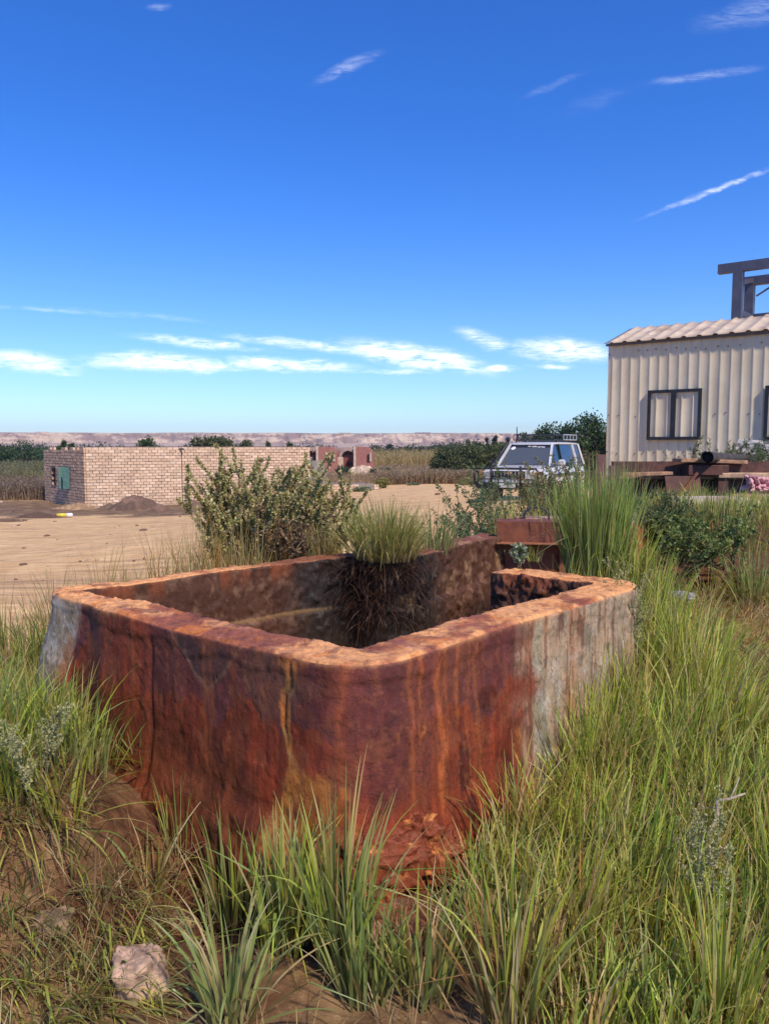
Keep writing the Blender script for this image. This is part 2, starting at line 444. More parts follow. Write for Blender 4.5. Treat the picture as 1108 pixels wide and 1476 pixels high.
def grid_faces(n, m):
    i = (np.arange(n - 1)[:, None] * m + np.arange(m - 1)[None]).ravel()
    return np.stack([i, i + m, i + m + 1, i + 1], 1)

def lerp(a, b, f): return a + (b - a) * np.asarray(f)[..., None]
def C3(*c): return np.array(c, float)

def mat_tank():
    m, N = new_mat('iron_stained_concrete')
    co = N.n('ShaderNodeTexCoord', out=3)
    c = N.n('ShaderNodeAttribute', attribute_name='col', out=0)
    n1 = N.noise(N.mapv(co, (1, 1, .35)), 26, 8, .68); n2 = N.noise(co, 90, 6, .7)
    f = N.n('ShaderNodeMapRange', {0: n1, 1: .3, 2: .7, 3: .72, 4: 1.28})
    c = N.mix(1.0, c, N.n('ShaderNodeCombineColor', {0: f, 1: f, 2: f}), 'MULTIPLY')
    f2 = N.n('ShaderNodeMapRange', {0: n2, 1: .3, 2: .7, 3: .82, 4: 1.18})
    c = N.mix(1.0, c, N.n('ShaderNodeCombineColor', {0: f2, 1: f2, 2: f2}), 'MULTIPLY')
    pits = N.n('ShaderNodeTexVoronoi', {'Vector': co, 'Scale': 70}, out=0)
    pit = N.m('MULTIPLY', N.sm(pits, .22, .05), N.sm(n1, .5, .62))
    c = N.mix(N.m('MULTIPLY', pit, .45), c, (.04, .015, .01))
    h = N.m('ADD', N.m('MULTIPLY', n2, .35), N.m('MULTIPLY', n1, .9))
    h = N.m('SUBTRACT', h, N.m('MULTIPLY', pit, .5))
    fl = N.noise(co, 11, 7, .6)
    h = N.m('ADD', h, N.m('MULTIPLY', N.sm(fl, .50, .515), .35))
    fl2 = N.noise(N.mapv(co, loc=(4, 2, 1)), 17, 6, .6)
    h = N.m('ADD', h, N.m('MULTIPLY', N.sm(fl2, .56, .57), .3))
    b = N.n('ShaderNodeBump', {'Strength': .7, 'Distance': .009, 'Height': h})
    rg = N.n('ShaderNodeMapRange', {0: fl, 1: .3, 2: .7, 3: .48, 4: .8})
    finish(N, N.n('ShaderNodeBsdfPrincipled', {'Base Color': c, 'Roughness': rg, 'Normal': b, 'Specular IOR Level': .35}))
    return m
M_TANK = mat_tank()

CORN = [(.66, 4.60), (1.29, 4.12), (-.10, 2.62), (-1.66, 3.88), (-.22, 5.28), (.05, 5.06), (.90, 6.42)]
def build_tank():
    root = thing('water_tank', 'open square concrete tank coated in flaking dark red rust with an orange rim', 'tank', (0, 4, 0))
    RIM = .865
    path, s = rounded_path(CORN, [0, .13, .14, .12, .12, .1, 0], .0085)
    V, NV, side, S = wall_strip(path, s, .222, (122, 92, 18), RIM, -.45, .07, .022, (True, False))
    n, m = V.shape[:2]
    X, Y, Z = V[..., 0], V[..., 1], V[..., 2]
    # arc positions of the corners
    def sat(p): return s[np.argmin(np.hypot(path[:, 0] - p[0], path[:, 1] - p[1]))]
    sR, sN, sL, sB, sO = [sat(p) for p in CORN[1:6]]
    outer, top, inner = side == 0, side == 1, side == 2
    a = S - sN          # metres from the near corner: negative along the right wall, positive along the left
    aL = S - sL         # metres beyond the left corner
    # ---- shape
    big = fbm(X * 1.6, Y * 1.6, Z * 1.6, 4)
    med = fbm(X * 6, Y * 6, Z * 6, 5, .55)
    fine = fbm(X * 22, Y * 22, Z * 22, 4, .6)
    flake = lambda nz, th, w_=.012: ss(th - w_, th + w_, nz)
    fk = flake(fbm(X * 5 + 9, Y * 5, Z * 5, 5, .6), .08) + flake(fbm(X * 8 + 3, Y * 8 + 7, Z * 6, 5, .6), .16)
    d = .008 * big + .0022 * med + .0012 * fine + .0024 * fk
    # fallen-away scale below a ragged line near the top of the outer faces
    line = .79 + .035 * fbm(S * 3.1, 0 * S, 2.2, 4) * 2
    lip = outer * ss(line - .012, line + .004, Z) * ss(.05, .2, np.abs(a - .1) + .1)
    d = d + .005 * lip
    low = outer * ss(.30, .12, Z + .05 * fbm(S * 2.5, 0 * S, 7.0, 4))
    d = d + low * (.035 + .03 * med)
    # vertical groove on the left wall and crack by the corner
    gx = 1.03 + .03 * fbm(Z * 3, 0 * Z, 1.0, 3)
    d = d - outer * .012 * np.exp(-((a - gx) / .018)**2) * ss(.9, .7, Z)
    ck = .20 + .055 * fbm(Z * 3.4, 0 * Z, 11.0, 4) * 2 + .10 * ss(.62, .85, Z) * 0
    d = d - outer * .010 * np.exp(-((a - ck) / .010)**2) * ss(.5, .66, Z)
    # interior: caked mud, worst by the back corner and the channel wall
    mud = inner * (.25 + .75 * ss(sL + .5, sB - .3, S))
    lump = np.maximum(0, fbm(X * 13, Y * 13, Z * 13, 5, .62)) + .6 * np.maximum(0, fbm(X * 28, Y * 28, Z * 24, 4, .6))
    d = d + mud * (.038 * lump + .02 * big) + inner * ss(.2, .0, S - 0) * 0
    stub = inner * ss(sR, sR - .3, S); d = d + stub * .035 * lump
    led = inner * ss(.545, .53, Z); d = d + led * .035
    # rim: chipped flakes, sunken middle
    d = d + top * (.003 * med + .004 * fine - .004 * flake(fbm(X * 4, Y * 4 + 3, 2.0, 5, .6), .05) - .004 * flake(fbm(X * 7 + 5, Y * 7 + 3, 4.0, 5, .6), .16))
    d = d - top * ss(.25, .0, np.abs(S - sR)) * .022 * np.maximum(0, fbm(X * 9, Y * 9, 4.0, 5, .6)) - top * .006 * ss(.02, .0, np.abs(fbm(X * 3.2, Y * 3.2, 8.0, 5, .6)))
    rimz = .012 * fbm(S * 1.3, 0 * S, 3.0, 4) * 2 - .03 * ss(sR - .5, sR - .65, S) * 0
    rough_rim = ss(sB - .25, sB, S)
    edge_wear = .012 * np.maximum(0, fbm(S * 6, 0 * S, 5.0, 4)) * ss(.80, .86, Z)
    d = d - outer * edge_wear
    V = V + NV * d[..., None]
    V[..., 2] += rimz * ss(.3, .8, Z) + top * rough_rim * .02 * fbm(X * 7, Y * 7, 6.0, 4)
    # left end: broken off, bulging outward low down
    endw = outer * np.exp(-((a - 2.0) / .35)**2)
    V[..., 0] -= endw * .09 * ss(.85, .35, Z); V[..., 1] -= endw * .04 * ss(.85, .4, Z)
    X, Y, Z = V[..., 0], V[..., 1], V[..., 2]
    # ---- colour of the crust itself
    stk = fbm(S * 9, Z * .9, 3.0, 5, .6); stk2 = fbm(S * 22, Z * 1.6, 8.0, 4, .6); blt = fbm(X * 3, Y * 3, Z * 3 + 5, 5, .58)
    rust = C3(.25, .046, .016); deep = C3(.12, .018, .010); purple = C3(.15, .042, .040); orange = C3(.58, .18, .035)
    yel = C3(.55, .27, .07); peach = C3(.74, .345, .13); beige = C3(.42, .30, .19); grey = C3(.27, .23, .165); white = C3(.62, .57, .5); redd = C3(.38, .062, .018)
    col = np.broadcast_to(rust, V.shape).copy()
    col = lerp(col, redd, ss(-.02, .16, stk) * .8)
    col = lerp(col, deep, ss(.05, .2, stk2) * .5)
    col = lerp(col, deep, ss(.05, .4, blt) * .6)
    # purple sheets hanging from the top, ragged lower edge
    pe = .60 + .20 * fbm(S * 2.6, 0 * S, 1.7, 4) * 2 - .12 * ss(1.2, 1.9, a) 
    pur = ss(pe - .008, pe + .008, Z) * ss(-.95, -.8, a) * (1 - ss(.93, 1.1, a) * ss(1.5, 1.25, a) * .85)
    pur = np.clip(pur + ss(.12, -.0, a) * ss(-.42, -.2, a) * ss(.3, .45, Z) * .7, 0, 1)
    col = lerp(col, purple * 1.0, outer * pur * (.9 - .3 * ss(.0, .3, stk2)))
    rgn = fbm(S * 26, Z * 9, 2.0, 5, .62)
    rag = lambda m_, am=.9, lo=.32, hi=.58: ss(lo, hi, m_ + am * rgn * (m_ > .03) * np.minimum(1, m_ * 4))
    # pale dagger shape outlined in tan, right of the groove
    vv = .63 + .30 * np.abs(a - .66) / .3 + .04 * fbm(S * 8, 0 * S, 5.0, 3)
    vm = ss(.42, .36, np.abs(a - .66))
    col = lerp(col, C3(.105, .045, .040), outer * vm * ss(vv, vv + .008, Z) * ss(.86, .82, Z))
    col = lerp(col, C3(.30, .17, .10), outer * vm * np.exp(-((Z - vv) / .010)**2) * .8)
    # orange crack streak by the corner, on both sides
    wd = .022 + .05 * ss(.45, .2, Z) + .03 * ss(.7, .85, Z)
    st1 = np.exp(-((a - ck) / wd)**2)
    col = lerp(col, lerp(C3(.62, .21, .04)[None], yel[None], ss(-.1, .3, fbm(X * 9, Y * 9, Z * 9, 4)).ravel()).reshape(V.shape), outer * (rag(st1) * .8 + st1 * .2) * ss(-.05, .12, Z))
    col = lerp(col, deep, outer * np.exp(-((a - ck) / .006)**2) * ss(.45, .6, Z) * .8)
    st3 = ss(.0, .12, .34 - np.abs(a - .30) * 1.3 - np.abs(Z - .76) * 1.6 + .12 * stk)
    col = lerp(col, C3(.26, .12, .06), outer * st3 * .45)
    for ax, wx, z0, am in ((-.15, .010, .25, .5), (-.19, .006, .45, .6), (-.30, .016, .22, .75), (-.335, .007, .4, .5), (-.40, .009, .5, .6), (-.47, .006, .3, .4), (-.53, .012, .1, .5), (.03, .008, .15, .4), (.66, .012, .05, .4), (.62, .006, .2, .3), (.50, .010, .1, .35), (1.15, .012, .3, .3), (.85, .008, .3, .3), (1.38, .01, .4, .3)):
        g = np.exp(-((a - ax - .03 * fbm(Z * 2.5 + ax * 9, 0 * Z, ax, 3) * 2) / (wx * (1 + .6 * stk)))**2) * ss(z0 - .1, z0 + .15, Z)
        col = lerp(col, C3(.62, .17, .035), outer * (.65 * rag(g) + .35 * np.exp(-((a - ax) / (wx * 3.5))**2) * ss(z0 - .1, z0 + .15, Z)) * min(1, am * .8))
    # dark wet scars on the right part
    for ax, az_, wx, wz in ((-.44, .38, .035, .12), (-.60, .60, .06, .05), (-.47, .2, .04, .05)):
        g = ss(1.15, .8, ((a - ax) / wx)**2 + ((Z - az_) / wz)**2 + .5 * med)
        col = lerp(col, C3(.10, .018, .009), outer * g * .85)
    # golden deposit low by the crack
    g = ss(.1, .5, np.exp(-((a - .13) / .09)**2 - ((Z - .32) / .17)**2) + .35 * blt)
    col = lerp(col, C3(.62, .22, .04), outer * (rag(g, 2.2, .45, .95) * .55 + .25 * g))
    # brownish lower half of the long left wall
    col = lerp(col, C3(.15, .048, .016), outer * ss(.55, .3, Z) * ss(.25, .5, a) * .55)
    # right wall: bare beige-grey concrete beyond 0.8 m, with white lime
    bz = ss(-.78 - .04 * stk, -.88 - .04 * stk, a) * ss(sR - sN - .5, sR - sN, a + .3)
    bz = ss(-.76, -.98, a + .12 * stk + .16 * fbm(Z * 4, S * 2, 1.0, 4)) * (1 - .5 * ss(.1, .3, stk2))
    bcol = lerp(np.broadcast_to(beige, V.shape), C3(.30, .26, .17), ss(-.1, .3, stk))
    bcol = lerp(bcol, C3(.40, .17, .07), np.exp(-((a + 1.28) / .05)**2) * .6 + np.exp(-((a + .9) / .03)**2) * .5)
    wn = fbm(S * 14, Z * 5, 4.0, 5, .62); wn = fbm(S * 12, Z * 9, 4.0, 6, .7); lime = ss(.20, .26, wn) * ss(.82, .7, Z) * (.35 + .65 * ss(.7, .45, Z))
    bcol = lerp(bcol, white, lime * .4)
    bcol = lerp(bcol, C3(.12, .11, .07), ss(.1, .4, fbm(X * 12, Y * 12, Z * 12, 4)) * .5)
    col = lerp(col, bcol, outer * bz)
    # left end: grey broken concrete
    gz_ = ss(1.60, 1.68, a + .05 * stk - .12 * ss(.9, .3, Z))
    gcol = lerp(np.broadcast_to(C3(.30, .22, .15), V.shape), grey, ss(1.68, 1.8, a + .1 * blt))
    gcol = lerp(gcol, C3(.40, .16, .06), np.exp(-((a - 1.72) / .05)**2) * ss(.75, .6, Z) * .8)
    gcol = lerp(gcol, C3(.10, .10, .085), ss(.05, .3, fbm(X * 9, Y * 9, Z * 9, 5, .6)) * ss(.7, .5, Z) * .7)
    gcol = lerp(gcol, white * .8, ss(.2, .3, wn) * .6)
    col = lerp(col, gcol, outer * gz_)
    col = lerp(col, col * np.array([1.35, 1.2, 1.1]), outer * ss(.08, .09, fbm(X * 5 + 9, Y * 5, Z * 5, 5, .6)) * .45)
    en = fbm(X * 5 + 9, Y * 5, Z * 5, 5, .6) - .08; col = lerp(col, C3(.05, .016, .01), outer * ss(.014, .0, np.abs(en)) * .6)
    en = fbm(X * 8 + 3, Y * 8 + 7, Z * 6, 5, .6) - .16; col = lerp(col, C3(.06, .02, .012), outer * ss(.016, .0, np.abs(en)) * .5)
    chip = ss(.13, .16, fbm(X * 11 + 2, Y * 11, Z * 11, 5, .62)); col = lerp(col, col * .62, outer * chip * .35)
    chip2 = ss(.15, .18, fbm(X * 15 + 7, Y * 15, Z * 10, 5, .62)); col = lerp(col, C3(.33, .10, .035), outer * chip2 * (1 - bz) * (1 - gz_) * .35)
    # hairline runs
    for thr, cc_ in ((.02, C3(.36, .13, .05)), (.0, C3(.06, .02, .015))):
        rl = fbm(S * 17 + thr * 90, Z * 1.3 + thr * 40, 6.0, 4, .55); col = lerp(col, cc_, outer * ss(.018, .0, np.abs(rl)) * ss(.1, .3, fbm(S * 3 + thr * 70, Z * 3, 1.0, 3) + .12) * (1 - bz) * .55)
    # rim
    rn = fbm(X * 4, Y * 4, 1.0, 5, .6)
    rc = lerp(np.broadcast_to(C3(.30, .095, .045), V.shape), peach, ss(-.25, .25, rn + .35 * ss(.65, 1.0, -a) + .5 * ss(1.2, 1.6, a) - .30 * ss(.25, .5, a) * ss(1.4, 1.1, a) + .25 * ss(.2, .0, np.abs(a - .05))))
    rc = lerp(rc, C3(.14, .045, .022), ss(.02, .0, np.abs(fbm(X * 3.2, Y * 3.2, 8.0, 5, .6))) * .7)
    rc = lerp(rc, orange, ss(.1, .4, fbm(X * 7, Y * 7, 3.0, 4)) * .6)
    rc = lerp(rc, C3(.16, .05, .025), ss(.14, .30, fbm(X * 9 + 4, Y * 9, 3.0, 5, .6)) * .6)
    back = ss(.9, 1.4, aL); rc = lerp(rc, C3(.17, .055, .028), back * .85 * ss(2.3, 2.0, aL))
    chn = ss(sO - .1, sO + .1, S); rc = lerp(rc, lerp(np.broadcast_to(C3(.20, .075, .04), V.shape), C3(.33, .17, .10), ss(0, .35, rn)), chn)
    col = lerp(col, rc, top * 1.0)
    # rust bleeding over the outer shoulder
    sh = outer * ss(.835, .86, Z) * (1 - bz * .3); col = lerp(col, rc * .8, sh * .7)
    # interior
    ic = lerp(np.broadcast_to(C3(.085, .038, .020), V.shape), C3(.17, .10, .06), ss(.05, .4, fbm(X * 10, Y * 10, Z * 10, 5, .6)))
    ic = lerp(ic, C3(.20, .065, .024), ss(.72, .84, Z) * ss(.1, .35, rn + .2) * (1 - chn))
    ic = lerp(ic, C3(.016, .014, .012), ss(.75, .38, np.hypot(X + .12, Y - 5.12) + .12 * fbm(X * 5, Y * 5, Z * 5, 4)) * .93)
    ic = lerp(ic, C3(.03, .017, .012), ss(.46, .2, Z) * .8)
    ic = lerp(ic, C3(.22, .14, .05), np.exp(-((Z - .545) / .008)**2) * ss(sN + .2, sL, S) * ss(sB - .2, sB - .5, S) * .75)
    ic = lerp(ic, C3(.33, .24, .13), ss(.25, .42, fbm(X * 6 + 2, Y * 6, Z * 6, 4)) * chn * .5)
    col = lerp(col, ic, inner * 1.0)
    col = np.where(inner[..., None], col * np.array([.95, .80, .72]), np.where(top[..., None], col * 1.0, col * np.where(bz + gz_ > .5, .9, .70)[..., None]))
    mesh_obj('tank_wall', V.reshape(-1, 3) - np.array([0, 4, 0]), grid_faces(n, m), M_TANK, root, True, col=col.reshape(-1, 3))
    # floor of black mud with a little standing water
    g = np.linspace(-1.35, 1.35, 150); gx_, gy_ = np.meshgrid(g, g + 3.9, indexing='ij')
    # square rotated 45 degrees to fit inside
    A, B_ = (gx_ - 0) * .72, (gy_ - 3.9) * .72
    fx = -.09 + (A - B_) * .63; fy = 3.92 + (A + B_) * .63
    fz = .16 + .05 * fbm(fx * 5, fy * 5, 2.0, 5, .6) + .1 * ss(1.0, 1.45, np.hypot(fx + .1, fy - 3.9))
    fc = lerp(np.broadcast_to(C3(.035, .02, .014), (150, 150, 3)), C3(.09, .045, .025), ss(0, .3, fbm(fx * 7, fy * 7, 5.0, 4)))
    # keep inside the walls
    mesh_obj('mud_floor', np.stack([fx.ravel(), fy.ravel() - 4, fz.ravel()], 1), grid_faces(150, 150), M_MUD, root, True, col=fc.reshape(-1, 3))
    return root

def blob(center, size, seed=0, n=48, amp=.25, freq=2.0, flat=0.0, rz=0.0, ridged=False):
    """lumpy stone-like body: returns V, F, raw noise"""
    th = np.linspace(0, PI, n); ph = np.linspace(0, 2 * PI, 2 * n, endpoint=False)
    T, P_ = np.meshgrid(th, ph, indexing='ij')
    D = np.stack([np.sin(T) * np.cos(P_), np.sin(T) * np.sin(P_), np.cos(T)], -1)
    nz = fbm(D[..., 0] * freq + seed, D[..., 1] * freq + seed * 2, D[..., 2] * freq, 5, .55)
    if ridged: nz = .5 - np.abs(nz) * 2
    # facets
    r_ = 1 + amp * nz
    pw = 3.0
    D2 = np.sign(D) * np.abs(D)**(2 / pw)
    V = D2 * r_[..., None] * (np.array(size) / 2)
    c, s_ = math.cos(rz), math.sin(rz)
    V = np.stack([V[..., 0] * c - V[..., 1] * s_, V[..., 0] * s_ + V[..., 1] * c, V[..., 2]], -1) + np.array(center)
    m = 2 * n
    i = np.arange(n - 1)[:, None] * m; j = np.arange(m)[None]
    F = np.stack([(i + j), (i + m + j), (i + m + (j + 1) % m), (i + (j + 1) % m)], -1).reshape(-1, 4)
    return V.reshape(-1, 3), F, nz.ravel()

M_MUD = mat_col('wet_mud', rough=.45, bump=.6, bscale=40, nvar=.4)
M_EARTH = mat_col('earth', rough=.95, bump=.9, bscale=45, nvar=.35, dist=.01)
M_ROCK = mat_col('rock', rough=.85, bump=.7, bscale=60, nvar=.3, nscale=18, dist=.006)
tank = build_tank()

# mineral crust heaped at the foot of the near corner: part of the tank
def deposits():
    L = [((.07, 2.50, .17), (.26, .20, .17), 1.3, .3), ((.17, 2.60, .22), (.15, .14, .13), 2.7, -.4), ((-.02, 2.47, .08), (.24, .2, .13), 4.1, .2), ((.24, 2.62, .12), (.2, .2, .16), 6.2, .5), ((-.16, 2.54, .06), (.3, .2, .16), 8.8, -.3)]
    VV, FF, CC = [], [], []; b = 0
    for c, sz, sd_, rz in L:
        c = (c[0] - .07, c[1] + .04, c[2]); V, F, nz = blob(c, (sz[0] * 1.15, sz[1] * .8, sz[2] * 1.1), sd_, 44, .5, 3.2, rz=rz)
        hl = ss(.25, .45, fbm(V[:, 0] * 14, V[:, 1] * 14, V[:, 2] * 14 + sd_, 5, .6))
        cc = lerp(np.broadcast_to(C3(.20, .045, .016), V.shape), C3(.60, .22, .06), hl * .85)
        cc = lerp(cc, C3(.62, .48, .34), ss(.42, .6, fbm(V[:, 0] * 18, V[:, 1] * 18, V[:, 2] * 18 + sd_, 4)) * .8)
        VV.append(V - np.array([0, 4, 0])); FF.append(F + b); CC.append(cc); b += len(V)
    o = mesh_obj('mineral_crust', np.concatenate(VV), np.concatenate(FF), M_TANK, tank, True, col=np.concatenate(CC))
    V, F, nz = blob((.06, 2.40, .015), (.34, .24, .12), 3.3, 44, .28, 1.8, rz=.15)
    cc = lerp(np.broadcast_to(C3(.19, .07, .035), V.shape), C3(.30, .15, .10), ss(0, .4, nz))
    mesh_obj('step_slab', V - np.array([0, 4, 0]), F, M_TANK, tank, True, col=cc)
deposits()

# ------------------------------------------------------------------ grass
def in_tank(x, y, grow=.16):
    """inside the tank's plan (walls included)"""
    P = np.array([(-.04, 2.5), (-1.66, 3.87), (-.22, 5.26), (1.30, 4.10)])
    c = P.mean(0); P = c + (P - c) * (1 + grow)
    ins = np.ones(np.shape(x), bool)
    for i in range(4):
        a, b = P[i], P[(i + 1) % 4]
        cr = (b[0] - a[0]) * (y - a[1]) - (b[1] - a[1]) * (x - a[0])
        ins &= cr < 0
    return ins

GREENS = np.array([(.38, .50, .055), (.29, .43, .06), (.47, .55, .08), (.18, .28, .05), (.56, .60, .13)])
BLUEG = np.array([(.25, .37, .10), (.18, .28, .08), (.32, .43, .13)])
DRY = np.array([(.62, .48, .23), (.50, .33, .15), (.70, .58, .34), (.45, .24, .10), (.32, .18, .08)])
def blades(base, length, az, lean, bend, width, c0, c1, K=7, twist=None, kink=None):
    """ribbons: base Nx3, length N, az N (lean heading), lean N (start angle from vertical), bend N (extra angle at the tip)"""
    n = len(base); t = np.linspace(0, 1, K + 1)
    ang = lean[:, None] + bend[:, None] * t[None]**1.6
    if kink is not None:
        kt, ka = kink; ang = ang + ka[:, None] * ss(-.04, .04, t[None] - kt[:, None])
    dl = length[:, None] / K
    hx = np.cumsum(np.sin(ang) * dl, 1) - np.sin(ang[:, :1]) * dl
    hz = np.cumsum(np.cos(ang) * dl, 1) - np.cos(ang[:, :1]) * dl
    dirx, diry = np.cos(az), np.sin(az)
    P = np.stack([base[:, None, 0] + hx * dirx[:, None], base[:, None, 1] + hx * diry[:, None], base[:, None, 2] + hz], -1)
    face = az + (twist if twist is not None else rng.uniform(-1.2, 1.2, n)) + PI / 2
    tw = face[:, None] + t[None] * rng.uniform(-.7, .7, n)[:, None]
    W_ = width[:, None] * (np.minimum(1, .45 + 2.2 * t) * (1 - t**2.2))[None] * .5 + .00035
    S_ = np.stack([np.cos(tw), np.sin(tw), np.zeros_like(tw)], -1) * W_[..., None]
    V = np.stack([P - S_, P + S_], 2)                       # n, K+1, 2, 3
    col = c0[:, None] * (1 - t[None, :, None]**.8) + c1[:, None] * t[None, :, None]**.8
    col = np.repeat(col[:, :, None], 2, 2)
    i = (np.arange(n)[:, None] * (K + 1) * 2 + np.arange(K)[None] * 2).ravel()
    F = np.stack([i, i + 1, i + 3, i + 2], 1)
    return V.reshape(-1, 3), F, col.reshape(-1, 3)

def pick(pal, n, var=.18):
    c = pal[rng.integers(0, len(pal), n)]; return c * rng.uniform(1 - var, 1 + var, (n, 1))

def tuft_data(n, L, spread=.06, lean=.28, bend=.5, width=.006, dry=.15, pal=GREENS, head=None, wind=(0, 0), base_dry=.5, lmin=.45, deadbase=True):
    r = spread * np.sqrt(rng.random(n)); th = rng.uniform(0, 2 * PI, n)
    b = np.stack([r * np.cos(th), r * np.sin(th), np.zeros(n)], 1)
    az = th + rng.normal(0, .5, n)
    ln = np.abs(rng.normal(0, lean, n)) * (.4 + r / max(spread, 1e-4) * .9)
    # wind adds a common lean
    vx = np.sin(ln) * np.cos(az) + wind[0]; vy = np.sin(ln) * np.sin(az) + wind[1]
    az = np.arctan2(vy, vx); ln = np.arcsin(np.clip(np.hypot(vx, vy), 0, .97))
    length = L * rng.uniform(lmin, 1.0, n)**.8 * (1 - .25 * r / max(spread, 1e-4))
    bd = np.abs(rng.normal(0, bend, n)); k = rng.random(n) < .12; bd[k] *= 2.6
    c1 = pick(pal, n); isd = rng.random(n) < dry; c1[isd] = pick(DRY, isd.sum())
    c0 = c1 * .8; c0 = c0 * (1 - base_dry) + pick(DRY, n) * base_dry * .75
    tipd = rng.random(n) < .3; c1[tipd] = c1[tipd] * .5 + pick(DRY, tipd.sum()) * .5
    w_ = width * rng.uniform(.55, 1.25, n); w_[isd] *= .7
    kk = rng.random(n) < .1
    return blades(b, length, az, ln, bd, w_, c0, c1, kink=(rng.uniform(.4, .8, n), np.where(kk, rng.uniform(.6, 1.9, n), 0)))

M_GRASS = mat_leaf('grass_blades', .42, .38)
M_LEAF = mat_leaf('leaves', .35, .75, spec=.1)
M_BARK = mat_simple('bark', (.13, .09, .06), .95, var=.4, scale=20, bump=.5)

def merge(parts):
    VV, FF, CC = [], [], []; b = 0
    for V, F, c in parts: VV.append(V); FF.append(F + b); CC.append(c); b += len(V)
    return np.concatenate(VV), np.concatenate(FF), np.concatenate(CC)

def tuft(px, py, pytop, label, n=90, Y=None, zb=None, group='grass tufts round the tank', name='grass_tuft', cat='grass tuft', **kw):
    """one tuft as one thing; its height is what the photo shows at its distance"""
    p = hit(px, py) if Y is None else at(px, py, Y)
    top = at(px, pytop, p.y)
    L = (top.z - p.z) * 1.06
    V, F, c = tuft_data(n, L, **kw)
    o = mesh_obj(name, V, F, M_GRASS, None, True, col=c); o.location = (p.x, p.y, p.z - .015)
    return tag(o, label, cat, group)

def meadow(name, centers, sizes, per, lab=None, **kw):
    """uncountable grass: many clumps in ONE mesh"""
    parts = []
    for (x, y), L in zip(centers, sizes):
        k = dict(kw)
        if 'windf' in k: k['wind'] = k.pop('windf')(x, y)
        if 'dryf' in k: k['dry'] = k.pop('dryf')(x, y)
        V, F, c = tuft_data(max(6, int(per * rng.uniform(.6, 1.4))), L, **k)
        c = c * rng.uniform(.72, 1.2) * np.array([rng.uniform(.9, 1.12), 1, rng.uniform(.8, 1.1)])
        V = V + np.array([x, y, gz(x, y) - .01]); parts.append((V, F, c))
    V, F, c = merge(parts)
    o = mesh_obj(name, V, F, M_GRASS, None, True, col=c)
    return tag(o, lab, 'grass', kind='stuff')

# right-hand bank: dense tall grass
def scatter(n, fx, fy, test, mind=.0):
    pts = []; tries = 0
    while len(pts) < n and tries < n * 60:
        tries += 1
        x, y = rng.uniform(*fx), rng.uniform(*fy)
        if not test(x, y): continue
        if mind and any((x - a)**2 + (y - b)**2 < mind * mind for a, b in pts[-400:]): continue
        pts.append((x, y))
    return pts
def free(x, y, g=.13):
    if y > 4.25 and -.1 < x < 1.02 + .55 * (y - 4.6): return False      # the channel behind the tank
    return not bool(in_tank(np.array(x), np.array(y), g))

pts = scatter(330, (.22, 3.3), (1.75, 4.9), lambda x, y: free(x, y, .14) and x > .30 + .12 * (2.6 - y) and x < 1.2 + y * .45 and not (x > 1.75 and 3.4 < y), .055)
Ls = [(.50 + .34 * ss(2.3, 3.9, y) * ss(2.0, 1.3, x - (y - 3) * .3)) * rng.uniform(.7, 1.08) * (.62 if y < 2.15 else 1) for x, y in pts]
meadow('bank_grass', pts, Ls, 50, 'dense tall green grass against the right wall of the tank', spread=.07, lean=.24, bend=.5, width=.0098, pal=GREENS, dryf=lambda x, y: .38 if x < .7 else .22, windf=lambda x, y: (.08 * pnoise(x * 2, y * 2, 5) + .07, .05), base_dry=.6)
pts = scatter(330, (1.5, 4.4), (3.3, 6.3), lambda x, y: free(x, y, .16) and x > 1.35 + .1 * (y - 4) and x < 1.0 + y * .55, .06)
meadow('matted_grass', pts, [.42 * rng.uniform(.6, 1.1) for _ in pts], 26, 'flattened tangled green and straw grass on the right', spread=.10, lean=.65, bend=.9, width=.009, pal=GREENS, dryf=lambda x, y: .25 + .5 * float(ss(.0, .25, pnoise(x * .9, y * .9, 7)) + (y > 4.9) * .6), windf=lambda x, y: (.55 * pnoise(x * 1.1, y * 1.1, 2) + .15, -.15), base_dry=.6)
# left bank
pts = scatter(230, (-2.9, -1.05), (2.35, 4.3), lambda x, y: free(x, y, .15) and x < -1.12 - .1 * (y - 2.5) and x > -.62 * y - .5 and not (y < 2.7 and x > -1.6), .05)
meadow('left_bank_grass', pts, [.48 * rng.uniform(.6, 1.15) for _ in pts], 30, 'green grass growing on the earth bank left of the tank', spread=.08, lean=.3, bend=.5, width=.0085, pal=np.concatenate([GREENS, BLUEG]), dry=.12, base_dry=.45)
pts = scatter(120, (-3.6, -1.5), (3.3, 5.4), lambda x, y: free(x, y, .2) and x > -.62 * y - .5, .05)
meadow('thin_dry_grass', pts, [.55 * rng.uniform(.6, 1.1) for _ in pts], 15, 'thin brown and orange grass left of the tank', spread=.09, lean=.3, bend=.4, width=.0045, pal=DRY, dry=.8, base_dry=.8)
pts = scatter(100, (-2.3, -.25), (4.4, 6.3), lambda x, y: free(x, y, .17) and y > 3.9 + .95 * (x + 1.5) and y < 5.6 + .9 * (x + 1.5), .05)
meadow('rear_dry_grass', pts, [.66 * rng.uniform(.6, 1.08) for _ in pts], 20, 'straw and green grass standing behind the left rear wall of the tank', spread=.07, lean=.18, bend=.3, width=.005, pal=np.array([(.40, .34, .11), (.28, .30, .08), (.58, .38, .15), (.55, .30, .11)]), dry=.45, base_dry=.7)
pts = scatter(60, (-1.75, -.75), (2.15, 2.95), lambda x, y: free(x, y, .05), .04)
